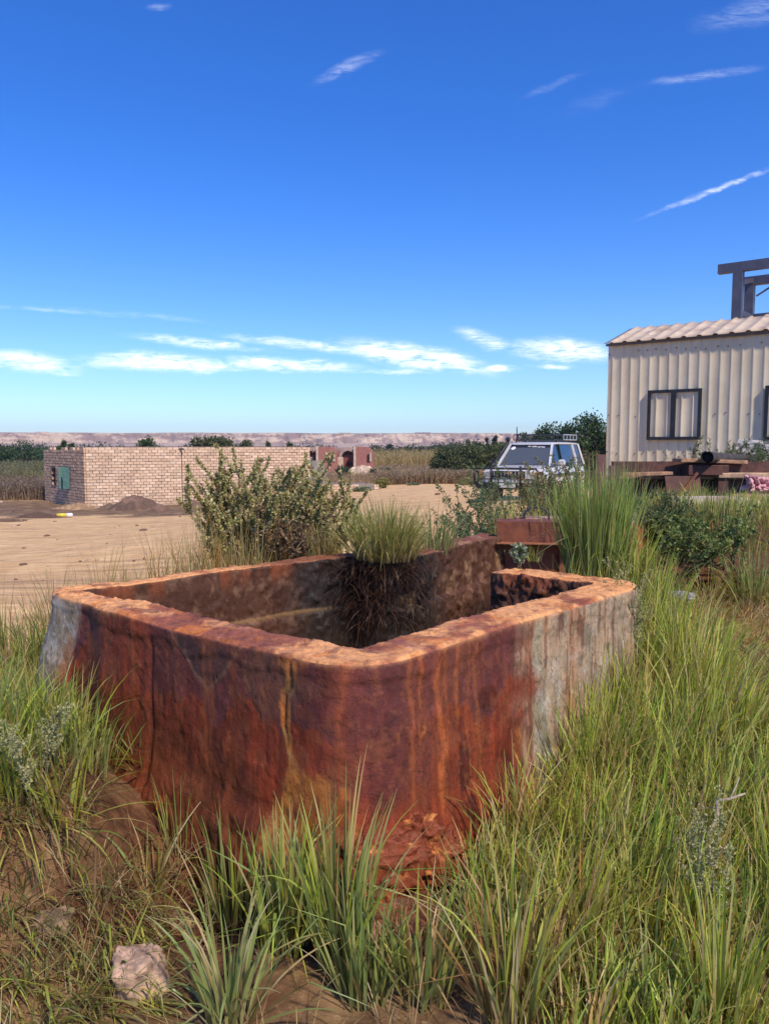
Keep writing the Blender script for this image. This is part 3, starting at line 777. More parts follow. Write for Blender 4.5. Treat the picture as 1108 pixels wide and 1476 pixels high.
meadow('dead_roots', pts, [.26 * rng.uniform(.6, 1.2) for _ in pts], 34, 'dark brown dead roots and stalks hanging over the earth mound at the left', spread=.10, lean=1.1, bend=.9, width=.0032, pal=np.array([(.13, .07, .04), (.2, .12, .07), (.08, .04, .03), (.4, .28, .17)]), dry=.25, windf=lambda x, y: (.2, -.5), base_dry=.2)
# low dead litter over the foreground
pts = scatter(130, (-1.9, 1.6), (1.75, 2.9), lambda x, y: free(x, y, .06), .05)
meadow('dead_grass_litter', pts, [.24 * rng.uniform(.5, 1.2) for _ in pts], 16, 'dead straw lying on the bare soil in front of the tank', spread=.12, lean=1.25, bend=.35, width=.0035, pal=DRY, dry=.8, base_dry=.8)
pts = scatter(60, (-2.0, -.75), (1.75, 2.75), lambda x, y: free(x, y, .06), .05)
meadow('straw_mat', pts, [.42 * rng.uniform(.6, 1.2) for _ in pts], 30, 'combed mat of straw and green blades at the lower left', spread=.11, lean=.5, bend=.7, width=.0075, pal=np.concatenate([BLUEG, GREENS]), dry=.25, windf=lambda x, y: (.5, -.55), base_dry=.7)

G1 = dict(lean=.17, bend=.30, width=.0115, spread=.07, pal=np.concatenate([GREENS, BLUEG]))
tuft(408, 1368, 1105, 'tall upright green tuft left of the corner crack, second from the middle', 105, **G1)
tuft(335, 1330, 1120, 'medium green tuft before the dark left wall, right of the broken straw', 70, **{**G1, 'spread': .09})
tuft(492, 1395, 1075, 'tallest foreground tuft, its tip reaching the orange crack of the tank', 130, **{**G1, 'spread': .07, 'lean': .12})
tuft(525, 1440, 1205, 'bluish green tuft just right of the tallest foreground tuft', 80, **{**G1, 'pal': BLUEG})
tuft(450, 1345, 1160, 'short dense tuft between the two tall foreground tufts', 70, **G1)
tuft(330, 1476, 1215, 'bottom edge tuft with wide spreading bluish blades beside the rock', 70, **{**G1, 'lean': .55, 'bend': .8, 'pal': BLUEG, 'spread': .06})
tuft(612, 1440, 1215, 'loose tuft of mixed green and straw blades below the flat rusty slab', 75, **{**G1, 'lean': .25, 'dry': .3})
tuft(570, 1400, 1275, 'short thin tuft in front of the flat rusty slab', 34, **G1)
tuft(735, 1476, 1130, 'tall tuft of mixed straw blades standing at the right foot of the tank', 90, **{**G1, 'lean': .2, 'dry': .4})
tuft(672, 1380, 1190, 'thin straw tuft hugging the right foot of the tank corner', 44, **{**G1, 'dry': .6, 'width': .005})
tuft(160, 1100, 975, 'bright tuft on the earth mound against the grey end of the tank', 60, **{**G1, 'lean': .35})
tuft(205, 1120, 985, 'spiky green tuft on the mound edge before the purple wall', 46, **{**G1, 'lean': .4, 'bend': .5, 'spread': .03})
tuft(212, 1290, 1120, 'limp straw coloured tuft hanging beside the rusty hollow', 46, **{**G1, 'lean': .6, 'bend': 1.3, 'dry': .7})
tuft(120, 1400, 1330, 'low sprawling bluish tuft on the bare soil left of the rock', 46, **{**G1, 'lean': .9, 'bend': .6, 'pal': BLUEG, 'spread': .05})
tuft(1035, 1500, 1190, 'tall bright tuft at the bottom right corner of the picture', 80, **{**G1, 'lean': .18, 'width': .009, 'pal': GREENS})
tuft(930, 1470, 1290, 'wide bladed dark green tuft near the bottom right corner', 60, **{**G1, 'lean': .3, 'pal': BLUEG})
tuft(260, 1240, 1085, 'thin dark green tuft rising from the hollow by the left wall', 34, **{**G1, 'width': .0055})
tuft(860, 828, 640, 'tallest clump of straight bright green grass on the right rear rim of the tank', 620, Y=4.95, spread=.2, lean=.11, bend=.18, width=.011, dry=.05, pal=np.array([(.30, .42, .09), (.23, .36, .08), (.38, .48, .14), (.17, .28, .07)]), base_dry=.45, lmin=.6)
tuft(912, 838, 720, 'loose side clump leaning right beside the tallest clump', 90, Y=4.75, spread=.1, lean=.3, bend=.3, width=.007, dry=.1, pal=GREENS)

# corner tuft with its hanging root mass: one plant, two parts
def corner_tuft():
    p = at(556, 806, 5.08)
    root = thing('corner_tuft', 'dense green fan of grass with hanging brown roots on the rear tank corner', 'grass tuft', tuple(p))
    V, F, c = tuft_data(820, .53, spread=.20, lean=.30, bend=.45, width=.008, dry=.16, pal=np.array([(.32, .36, .08), (.24, .31, .07), (.42, .40, .12)]), base_dry=.8, lmin=.35)
    mesh_obj('green_blades', V, F, M_GRASS, root, True, col=c)
    n = 1500; th = rng.uniform(PI * 1.05, PI * 2.0, n)
    b = np.stack([rng.normal(0, .15, n), rng.normal(-.02, .05, n), -rng.random(n)**1.6 * .42], 1)
    b[:, 0] += -.0 + .1 * b[:, 2]; b[:, 1] -= .03
    V, F, c = blades(b, rng.uniform(.1, .26, n), th + rng.normal(0, .5, n), rng.uniform(.9, 2.1, n), rng.uniform(.2, 1.3, n), np.full(n, .0038), pick(np.array([(.13, .06, .03), (.07, .035, .02), (.03, .018, .013)]), n), pick(np.array([(.13, .06, .038), (.06, .03, .02), (.025, .017, .013), (.24, .13, .08), (.02, .015, .012)]), n), K=5)
    mesh_obj('hanging_roots', V, F, M_GRASS, root, True, col=c)
    V, F, nz = blob((-.02, .12, -.32), (.50, .20, .54), 5.5, 60, .8, 3.2)
    cc = lerp(np.broadcast_to(C3(.022, .015, .012), V.shape), C3(.010, .009, .009), ss(-.2, .3, nz))
    mesh_obj('root_clod', V, F, M_EARTH, root, True, col=cc)
corner_tuft()
tuft(625, 795, 712, 'paler soft tuft behind the fan of grass on the tank corner', 160, Y=5.6, spread=.16, lean=.2, bend=.3, width=.0065, dry=.1, pal=np.array([(.18, .26, .09), (.22, .29, .1)]), base_dry=.4)
tuft(465, 800, 735, 'short straw tuft at the right foot of the big shrub', 120, Y=5.25, spread=.1, lean=.2, bend=.3, width=.006, dry=.3, pal=np.array([(.34, .28, .09), (.24, .24, .08)]))
tuft(770, 806, 775, 'tiny tuft sprouting on the rusty stub wall', 40, Y=4.75, spread=.04, lean=.4, width=.004, dry=.2, pal=GREENS, cat='grass tuft')
tuft(1085, 868, 762, 'fan shaped bluish tuft at the right edge beside the dark hollow', 170, Y=5.9, spread=.16, lean=.28, bend=.4, width=.008, dry=.1, pal=BLUEG, base_dry=.6)
tuft(1030, 800, 668, 'tall dark green clump in front of the pale slab by the pool', 230, Y=7.0, spread=.28, lean=.16, bend=.3, width=.008, dry=.1, pal=np.array([(.13, .21, .06), (.10, .17, .05), (.2, .26, .08)]))
tuft(975, 795, 690, 'green clump at the left end of the dark bank below the pool', 150, Y=6.9, spread=.2, lean=.2, bend=.3, width=.007, dry=.15, pal=GREENS)
tuft(905, 710, 640, 'tall thin reeds at the shed corner', 60, Y=8.6, spread=.3, lean=.12, bend=.2, width=.006, dry=.3, pal=np.array([(.25, .26, .1), (.2, .22, .1)]))
tuft(745, 770, 690, 'straw coloured clump behind the rusty gate', 160, Y=7.6, spread=.3, lean=.2, bend=.5, width=.007, dry=.5, pal=GREENS)
tuft(1003, 716, 682, 'short grass hanging from the trestle beside the pool', 70, Y=9.9, spread=.16, lean=.3, bend=.9, width=.01, dry=.4, pal=GREENS)
tuft(800, 760, 655, 'thin tall reeds left of the tallest clump', 45, Y=6.2, spread=.25, lean=.13, bend=.2, width=.006, dry=.15, pal=GREENS)

# grass on the pool bank
pts = scatter(150, (1.9, 6.2), (6.4, 9.0), lambda x, y: y > 6.6 - .0 * x and x < y * .62, .1)
meadow('pool_bank_grass', pts, [(.24 + .14 * (y_ < 7.7)) * rng.uniform(.6, 1.15) for _, y_ in pts], 34, 'mixed green grass on the bank below the pool', spread=.16, lean=.3, bend=.5, width=.008, pal=np.concatenate([GREENS, BLUEG]), dry=.2, base_dry=.5)
pts = scatter(70, (3.6, 8.5), (11.3, 14.2), lambda x, y: x < y * .6 and x > y * .28, .1)
meadow('shed_foot_grass', pts, [.62 * rng.uniform(.6, 1.15) for _ in pts], 34, 'grey green grass along the foot of the shed wall', spread=.2, lean=.3, bend=.5, width=.010, pal=np.array([(.20, .24, .11), (.16, .19, .09)]), dry=.3, base_dry=.4)

# ------------------------------------------------------------------ leafy shrubs
def leaf_mesh(P, D, size, col, asp=.5, fold=.25):
    """P Nx3 position, D Nx3 heading, size N"""
    n = len(P); D = D / np.linalg.norm(D, axis=1)[:, None]
    rnd = rng.normal(size=(n, 3)); S_ = np.cross(D, rnd); S_ /= np.linalg.norm(S_, axis=1)[:, None]; U_ = np.cross(S_, D)
    a = size[:, None]
    V = np.stack([P, P + D * a * .5 + S_ * a * asp * .5 + U_ * a * fold * .4, P + D * a, P + D * a * .5 - S_ * a * asp * .5 + U_ * a * fold * .4], 1)
    i = np.arange(n) * 4
    F = np.concatenate([np.stack([i, i + 1, i + 2], 1), np.stack([i, i + 2, i + 3], 1)])
    return V.reshape(-1, 3), F, np.repeat(col, 4, 0)

def stems(nst, H, rad, lean, wob=.12, sub=5, sublen=.4, seed=0, up=.5):
    """main stems from one foot with side shoots; returns polylines"""
    out = []
    for i in range(nst):
        az = rng.uniform(0, 2 * PI); le = min(abs(rng.normal(0, lean)), lean * 1.7); h = H * rng.uniform(.65, 1.0) * (1 - .3 * min(1, le))
        u_ = math.sqrt(rng.random()) * rad; v_ = rng.uniform(0, 2 * PI); p = Vector((u_ * math.cos(v_), u_ * math.sin(v_), 0)); pts = [p.copy()]
        d = Vector((math.sin(le) * math.cos(az), math.sin(le) * math.sin(az), math.cos(le)))
        K = 9; L = h / max(.3, math.cos(le))
        for k in range(K):
            d = (d + Vector((rng.normal() * wob, rng.normal() * wob, up * .12))).normalized()
            p = p + d * L / K; pts.append(p.copy())
        out.append((pts, 1.0))
        for j in range(sub):
            k = rng.integers(3, K); q = pts[k].copy(); a2 = rng.uniform(0, 2 * PI)
            dd = (d * .7 + Vector((math.cos(a2), math.sin(a2), .25)) * .9).normalized(); sp = [q.copy()]
            Ls_ = sublen * H * rng.uniform(.4, 1)
            for k2 in range(5):
                dd = (dd + Vector((rng.normal() * wob, rng.normal() * wob, up * .2))).normalized(); q = q + dd * Ls_ / 5; sp.append(q.copy())
            out.append((sp, .5))
    return out

def shrub(loc, H, label, nst=18, rad=.1, lean=.4, leaf=.03, nleaf=40, pal=None, asp=.55, sub=5, sublen=.4, stem_r=.005, lowbare=.2, group=None, name='shrub', cat='shrub', seeds=0, seedcol=(.5, .4, .32), stemcol=(.16, .11, .06), rz=0, sx=1.0):
    pal = np.array(pal if pal is not None else [(.17, .22, .10), (.13, .19, .08), (.22, .26, .13)])
    root = thing(name, label, cat, loc, 0, group)
    st = stems(nst, H, rad, lean, sub=sub, sublen=sublen)
    mb = MB(); P, D = [], []
    SP = []
    for pts, k in st:
        pts = [Vector((p.x * sx, p.y, p.z)) for p in pts]
        mb.tube(pts, [stem_r * k * (1 - .75 * i / len(pts)) for i in range(len(pts))], 5, caps=False)
        A = np.array([tuple(p) for p in pts]); m = int(nleaf * (1 if k == 1 else .6))
        t = rng.uniform(lowbare if k == 1 else .05, 1, m)**.85 * (len(A) - 1); i0 = np.minimum(t.astype(int), len(A) - 2); f = (t - i0)[:, None]
        q = A[i0] * (1 - f) + A[i0 + 1] * f; tg = A[i0 + 1] - A[i0]; tg /= np.linalg.norm(tg, axis=1)[:, None]
        o_ = rng.normal(size=(m, 3)); o_ /= np.linalg.norm(o_, axis=1)[:, None]
        P.append(q); D.append(tg * .6 + o_ * .9)
        SP.append(A[-1])
    mb.build('stems', mat_stem(stemcol), root, True)
    P, D = np.concatenate(P), np.concatenate(D)
    col = pick(pal, len(P), .25)
    V, F, c = leaf_mesh(P, D, leaf * rng.uniform(.55, 1.2, len(P)), col, asp)
    mesh_obj('leaves', V, F, M_LEAF, root, False, col=c)
    if seeds:
        SP = np.array(SP); k = rng.integers(0, len(SP), seeds); Q = SP[k] + rng.normal(0, leaf * .9, (seeds, 3))
        V, F, c = leaf_mesh(Q, rng.normal(size=(seeds, 3)), np.full(seeds, leaf * .5), pick(np.array([seedcol]), seeds, .3), .8)
        mesh_obj('seed_heads', V, F, M_LEAF, root, False, col=c)['kind'] = 'stuff'
    return root
_sm = {}
def mat_stem(c):
    if c not in _sm: _sm[c] = mat_simple('stem_bark', c, .9, var=.35, scale=30)
    return _sm[c]

SAGE = [(.52, .48, .22), (.42, .42, .16), (.62, .58, .32), (.32, .31, .12), (.48, .36, .22), (.34, .23, .14)]
DARKL = [(.16, .22, .07), (.12, .17, .06), (.22, .28, .09), (.26, .28, .11)]
p = at(402, 800, 6.0)
shrub((p.x, p.y, gz(p.x, p.y) + .02), 1.50 - gz(p.x, p.y), 'big sage green leafy shrub with reddish seed heads behind the left rear wall', 80, .50, .19, .028, 230, SAGE, .6, 7, .27, .006, .1, seeds=1300, seedcol=(.40, .22, .14))
p = at(405, 800, 5.45)
shrub((p.x + .1, p.y, p.z - .1), .34, 'dead brown leafy undergrowth at the foot of the big shrub', 26, .16, .7, .036, 26, [(.16, .09, .05), (.24, .15, .09), (.10, .06, .04), (.33, .24, .16)], .5, 3, .5, .004)
p = at(712, 790, 8.2)
def hgt(p, pyt): return (at(554, pyt, p.y).z - gz(p.x, p.y)) * 1.05
shrub((p.x, p.y, gz(p.x, p.y)), hgt(p, 688), 'grey green bush between the track and the car', 30, .3, .45, .04, 70, [(.15, .2, .10), (.12, .17, .08), (.2, .25, .12)], .45, 5, .4, .006, .05)
p = at(795, 770, 9.2)
shrub((p.x, p.y, gz(p.x, p.y)), hgt(p, 662), 'taller bush with rusty seed heads hiding the front of the car', 30, .3, .35, .042, 80, [(.16, .19, .09), (.13, .16, .07), (.22, .24, .11), (.32, .22, .12)], .45, 5, .35, .006, .05, seeds=700, seedcol=(.36, .2, .12))
p = at(668, 790, 7.4)
shrub((p.x, p.y, gz(p.x, p.y)), hgt(p, 728), 'low bluish green bush beside the channel wall', 22, .25, .5, .04, 50, [(.13, .2, .11), (.10, .16, .08)], .45, 4, .4, .005, .05)
p = at(1000, 830, 6.45)
shrub((p.x, p.y, p.z), 1.0 * (at(554, 738, 6.45).z - p.z), 'leafy dark green bush hanging over the dark hollow', 24, .45, .35, .04, 46, DARKL + [(.24, .32, .12)], .5, 5, .4, .006, .1)
p = at(950, 800, 6.7)
shrub((p.x, p.y, p.z), .55, 'fine leaved grey green bush between the rusty wall end and the pool bank', 26, .22, .35, .03, 60, [(.17, .21, .1), (.12, .16, .07)], .4, 5, .4, .005, .1)
p = at(1035, 690, 12.2)
shrub((p.x, p.y, p.z - .3), .98, 'grey green weed growing behind the black pipe', 30, .35, .45, .045, 50, [(.13, .16, .09), (.10, .13, .07)], .35, 5, .4, .005, .1)
p = at(1085, 695, 11.6)
shrub((p.x, p.y, p.z - .25), .75, 'bushy weed at the bottom of the torn plastic sheet', 26, .3, .45, .045, 50, [(.12, .17, .08), (.15, .2, .1)], .35, 5, .4, .005, .1)
# small felty sprig on the stub wall
p = at(755, 822, 4.72)
shrub((p.x - .03, p.y, p.z), .2, 'pale felty leaved sprig leaning out over the tank opening', 4, .02, .75, .034, 26, [(.33, .37, .24), (.27, .32, .19), (.4, .43, .3)], .6, 2, .4, .004, .3)
# wiry seed stalks
def seed_stalk(px, py, pyt, label, n=5, Y=None, lean=.2, pal=((.46, .43, .22), (.38, .38, .18))):
    p = hit(px, py) if Y is None else at(px, py, Y); H = at(px, pyt, p.y).z - p.z
    return shrub(tuple(p), H, label, n, .03, lean, .012, 60, list(pal), .6, 9, .22, .0022, .35, seeds=260, seedcol=(.55, .48, .32), stemcol=(.22, .22, .12), name='weed', cat='weed')
seed_stalk(905, 985, 792, 'wiry grey seed stalks at the right corner of the tank', 7, Y=4.05, lean=.22)
seed_stalk(1020, 1400, 1150, 'pale seed stalk rising from the grass at the lower right', 4, lean=.12)
seed_stalk(965, 1300, 1155, 'short pale flowering sprig in the dense grass', 3, lean=.12)
seed_stalk(60, 1180, 1000, 'small flowering weed on the left bank below the grey concrete', 6, lean=.3)
# dead twig caught in the grass
p = at(1000, 1215, 2.6)
tw = MB().tube([p, p + Vector((.05, .0, .03)), p + Vector((.085, .01, .10)), p + Vector((.08, .01, .15)), p + Vector((.12, .0, .16)), p + Vector((.17, -.01, .185))], [.006, .007, .007, .006, .005, .003], 7)
tw.tube([p + Vector((.12, .0, .16)), p + Vector((.15, .02, .20)), p + Vector((.16, .02, .23))], [.004, .003, .002], 6)
tag(tw.build('dead_twig', mat_simple('dead_wood', (.42, .34, .25), .9, var=.3, scale=40, bump=.4), None, True), 'bent pale dead twig caught in the grass at the right', 'twig')

# rocks in the foreground
def rock(px, py, size, label, c, seed, Y=None, amp=.5, group=None, rz=0., mat=None, sink=.3, freq=1.1):
    p = hit(px, py) if Y is None else at(px, py, Y)
    V, F, nz = blob((0, 0, 0), size, seed, 56, amp, freq, rz=rz)
    cc = lerp(np.broadcast_to(C3(*c), V.shape), C3(*c) * .55, ss(-.1, .35, fbm(V[:, 0] * 16, V[:, 1] * 16, V[:, 2] * 16, 4)))
    o = mesh_obj('rock', V, F, mat or M_ROCK, None, True, col=cc); o.location = (p.x, p.y, p.z + size[2] * (.5 - sink))
    return tag(o, label, 'rock', group)
rock(200, 1430, (.15, .14, .17), 'pinkish grey angular rock half sunk in the soil at the lower left', (.50, .33, .23), 2.2, amp=.36, rz=.5, freq=1.2, sink=.3)
rock(75, 1345, (.12, .1, .07), 'small dull clod of earth left of the pinkish rock', (.24, .16, .09), 7.1)
rock(262, 1335, (.09, .08, .06), 'small brown stone under the grass right of the pinkish rock', (.25, .15, .1), 9.4)

# ------------------------------------------------------------------ rusty sluice and channel works
def mat_rust(name, a=(.15, .045, .025), b=(.24, .075, .035), c=(.07, .03, .025)):
    m, N = new_mat(name); co = N.n('ShaderNodeTexCoord', out=3)
    n1 = N.noise(co, 9, 8, .65); n2 = N.noise(co, 60, 5, .7)
    k = N.mix(N.sm(n1, .38, .62), a, b); k = N.mix(N.sm(n2, .55, .7, 0, .5), k, c)
    bp = N.n('ShaderNodeBump', {'Strength': .3, 'Distance': .004, 'Height': n2})
    finish(N, N.n('ShaderNodeBsdfPrincipled', {'Base Color': k, 'Roughness': .75, 'Metallic': .15, 'Normal': bp})); return m
M_RUST = mat_rust('rusted_steel')
def sluice():
    c = at(765, 780, 6.3)
    root = thing('sluice_gate', 'rusty steel sluice box with folded lip closing the channel', 'sluice gate', (c.x, c.y, 0), R(-8))
    k = at(718, 752, 6.25); top = k.z - 0; w_ = .62; x0 = k.x - c.x
    MB().box((x0 + w_/2, -.06, top - .085), (w_, .012, .17)).build('upper_plate', M_RUST, root)
    MB().box((x0 + w_/2, -.10, top - .172), (w_ + .02, .10, .008)).build('lip', mat_rust('rust_lip', (.28, .10, .05), (.36, .15, .07)), root)
    MB().box((x0 + .04 + w_/2, .02, top - .36), (w_ - .06, .012, .36)).build('lower_plate', M_RUST, root)
    MB().box((x0 + .52, .0, top - .34), (.02, .05, .34)).build('guide_rail', M_RUST, root)
    MB().box((x0 + w_/2, .15, top - .02), (w_, .4, .01)).build('cover_plate', M_RUST, root)
sluice()
# capping stone and hose loop behind it
p = at(780, 755, 6.9)
V, F, nz = blob((0, 0, 0), (.5, .34, .13), 3.0, 40, .3, 1.6)
o = mesh_obj('capping_slab', V, F, M_ROCK, None, True, col=lerp(np.broadcast_to(C3(.36, .23, .17), V.shape), C3(.24, .13, .09), ss(-.2, .3, nz))); o.location = p
tag(o, 'pinkish broken concrete slab lying behind the rusty sluice', 'slab')
p = at(768, 750, 6.75)
ring = [p + Vector((.11 * math.cos(t) + .03, .02 * math.sin(t), .085 * math.sin(t) + .03)) for t in np.linspace(-.4, PI + .5, 18)]
tag(MB().tube(ring, .011, 8).build('lifting_loop', mat_simple('black_rubber', (.02, .02, .022), .5), None, True), 'black bent loop standing on the slab behind the sluice', 'handle')

# second channel wall, its rusty orange end seen right of the tall clump
def lump_box(name, c, size, rz, colf, label, cat, amp=.03, n=(40, 40, 30), mat=None):
    V, F, nz = blob((0, 0, 0), size, c[0] * 3 + c[1], 50, amp * 4, 2.0, rz=rz)
    o = mesh_obj(name, V, F, mat or M_TANK, None, True, col=colf(V, nz)); o.location = c
    return tag(o, label, cat)
p = at(925, 785, 6.4)
stk = lambda V: fbm(V[:, 0] * 14, V[:, 1] * 14, V[:, 2] * 2, 4)
lump_box('channel_wall', (p.x - .12, p.y + .25, p.z - .08), (.42, 1.0, .66), R(-25), lambda V, nz: lerp(lerp(np.broadcast_to(C3(.22, .065, .022), V.shape), C3(.45, .16, .05), ss(-.1, .4, stk(V))), C3(.40, .28, .2), ss(.22, .3, V[:, 2])), 'rust streaked concrete wall end right of the tallest grass clump', 'wall')
# fallen flat stones in the hollow
rock(965, 862, (.34, .2, .06), 'flat grey stone in the hollow behind the right corner of the tank', (.30, .28, .27), 3.1, Y=5.5)
p = at(1020, 842, 6.15)
V, F, nz = blob((0, 0, 0), (1.3, .5, .16), 8.0, 50, .3, 2.0)
o = mesh_obj('earth_bank', V, F, M_EARTH, None, True, col=np.broadcast_to(C3(.10, .038, .02), V.shape)); o.location = (p.x + .1, p.y + .2, p.z + .05)
tag(o, 'dark red eroded earth ledge under the overhanging bush', 'earth ledge')

# ------------------------------------------------------------------ spring pool
M_DRUST = mat_rust('dark_rusted_steel', (.07, .028, .02), (.12, .045, .03), (.03, .018, .015))
def pool():
    zc = at(990, 722, 9.0).z
    # water
    m, N = new_mat('pool_water'); co = N.n('ShaderNodeNewGeometry', out=0)
    nz = N.noise(co, 9, 4, .5); b = N.n('ShaderNodeBump', {'Strength': .25, 'Distance': .03, 'Height': nz})
    finish(N, N.n('ShaderNodeBsdfPrincipled', {'Base Color': (.06, .075, .07), 'Roughness': .08, 'Normal': b, 'IOR': 1.33}))
    A = [at(962, 722, 8.5), at(1130, 722, 8.5), at(1130, 705, 10.6), at(925, 705, 10.6)]
    V = [(q.x, q.y, zc) for q in A]
    tag(mesh_obj('pool_water', V, [(0, 1, 2, 3)], m, None, False), kind='structure')
    t = thing('spring_pool_curb', 'rusty curb with iron sheet sides behind the pool water', 'curb', (4.2, 10.6, 0))
    a, b_ = at(872, 690, 10.7), at(1040, 688, 10.7)
    h = .62
    MB().box((0, 0, 0), (2.2, .10, h)).build('iron_sheet', mat_rust('dark_rust', (.06, .025, .02), (.12, .05, .035), (.03, .02, .02)), t).location = (4.25 - 4.2, .05, zc + .12)
    tz = at(960, 688, 10.6).z
    MB().box((0, 0, 0), (2.4, .20, .05), bev=.01).build('top_rail', mat_rust('rail_rust', (.22, .11, .07), (.33, .19, .12)), t).location = (4.15 - 4.2, 0, tz)
    MB().box((0, 0, 0), (3.0, .3, .07), bev=.01).build('concrete_ledge', mat_simple('tan_concrete', (.42, .27, .17), .9, var=.3, scale=10, bump=.5, dirt=(.2, .09, .05)), t).location = (6.0 - 4.2, -.1, at(1050, 685, 10.5).z)
    MB().box((0, 0, 0), (3.0, .08, .5)).build('ledge_side', mat_rust('dark_rust2', (.05, .022, .018), (.09, .04, .03), (.03, .02, .02)), t).location = (6.0 - 4.2, .02, at(1050, 685, 10.5).z - .28)
    # leaning iron plate
    q = at(985, 705, 10.3)
    p_ = thing('iron_plate', 'dark rusted iron plate leaning beside the pool water', 'metal plate', tuple(q), R(8))
    MB().box((0, 0, .0), (.5, .02, .36), rx=R(-18)).build('plate', M_DRUST, p_)
    MB().box((0, -.03, .0), (.04, .02, .56), ry=R(38)).build('brace', M_RUST, p_)
    # front curb of the pool, pale rounded concrete
    q = at(1010, 737, 8.35)
    V, F, nz = blob((0, 0, 0), (1.15, .5, .22), 4.4, 50, .22, 1.4)
    o = mesh_obj('pale_slab', V, F, M_ROCK, None, True, col=lerp(np.broadcast_to(C3(.50, .42, .34), V.shape), C3(.36, .26, .2), ss(-.1, .4, nz))); o.location = (q.x + .1, q.y, zc - .02)
    tag(o, 'pale rounded concrete slab on the near edge of the pool', 'slab')
    # timber boards and pipe
    q = at(925, 700, 9.6)
    mw = mat_simple('old_timber', (.34, .19, .11), .9, var=.35, scale=14, bump=.5, dirt=(.15, .07, .04))
    a, b_ = at(975, 663, 10.4), at(1070, 666, 10.6)
    tag(MB().beam(a, b_, .22, .05, bev=.005).build('timber_board', mw), 'weathered board lying under the black pipe', 'board')
    a, b_ = at(893, 684, 10.3), at(965, 682, 10.45)
    tag(MB().beam(a, b_, .16, .045, bev=.005).build('timber_board', mw), 'low rusty brown board left of the leaning iron plate', 'board')
    t = thing('board_trestle', 'rusty block carrying the board and the black pipe', 'support', tuple(at(1012, 690, 10.45)))
    zt = at(1012, 667, 10.45).z - at(1012, 690, 10.45).z
    MB().box((0, 0, zt - .1), (.46, .2, .14), bev=.01).build('block', M_DRUST, t)
    MB().box((.26, .02, zt - .26), (.14, .16, .46), bev=.01).build('post', M_DRUST, t)
    MB().box((-.2, .02, zt - .3), (.10, .14, .4), bev=.01).build('post', M_DRUST, t)
    # pipe, open end towards us
    a, b_ = at(1019, 659, 10.2), at(1092, 664, 12.2)
    t = thing('steel_pipe', 'large dark steel pipe with an open black mouth lying on the board', 'pipe', tuple(a))
    d = (b_ - a).normalized(); mp = mat_simple('pipe_steel', (.10, .09, .09), .45, .6, var=.4, scale=9, dirt=(.2, .1, .07)); L = (b_ - a).length
    MB().tube([(0, 0, 0), d * L], .075, 24, caps=False).build('barrel', mp, t, True)
    MB().tube([d * -.005, d * .06], .084, 24, caps=False).build('rim', mp, t, True)
    MB().tube([d * .04, d * L], .066, 24, caps=True).build('bore', mat_simple('pipe_dark', (.008, .008, .01), .9), t, True)
    # pink cloth
    q = at(1094, 699, 9.3)
    V, F, nz = blob((0, 0, 0), (.26, .20, .14), 12.7, 60, 1.1, 3.4)
    V[:, 2] += .05 * np.maximum(0, -V[:, 0]) * 6 * (V[:, 2] > .03)
    o = mesh_obj('pink_cloth', V, F, mat_col('pink_fabric', .9, .5, 40, nvar=.2), None, True, col=lerp(np.broadcast_to(C3(.55, .23, .25), V.shape), C3(.65, .36, .36), ss(-.1, .3, nz))); o.location = q
    tag(o, 'crumpled pink cloth dropped on the pool edge', 'cloth')
    q = at(1085, 712, 9.0)
    V, F, nz = blob((0, 0, 0), (1.1, .5, .2), 14.4, 50, .25, 1.8)
    o = mesh_obj('brown_slab', V, F, M_ROCK, None, True, col=lerp(np.broadcast_to(C3(.36, .22, .14), V.shape), C3(.24, .12, .07), ss(-.1, .4, nz))); o.location = (q.x + .1, q.y, zc - .02)
    tag(o, 'brown concrete slab under the pink cloth', 'slab')
pool()
# two rusty posts by the shed corner
for px, py, pyb, w_, lab in ((868, 655, 720, .10, 'brown rusty post nearer the car, left of the shed corner'), (887, 671, 725, .12, 'shorter rusty channel post in front of the shed corner')):
    a = at(px, py, 9.6); b_ = at(px - 3, pyb, 9.6)
    m_ = MB(); m_.box(((a.x+b_.x)/2, 9.6, (a.z + b_.z) / 2 - .1), (w_, .012, a.z - b_.z + .2)); m_.box(((a.x+b_.x)/2 - w_/2, 9.63, (a.z + b_.z) / 2 - .1), (.01, .06, a.z - b_.z + .2)); m_.box(((a.x+b_.x)/2 + w_/2, 9.63, (a.z + b_.z) / 2 - .1), (.01, .06, a.z - b_.z + .2))
    tag(m_.build('rusty_post', mat_rust('post_rust', (.11, .05, .045), (.17, .08, .065))), lab, 'post')

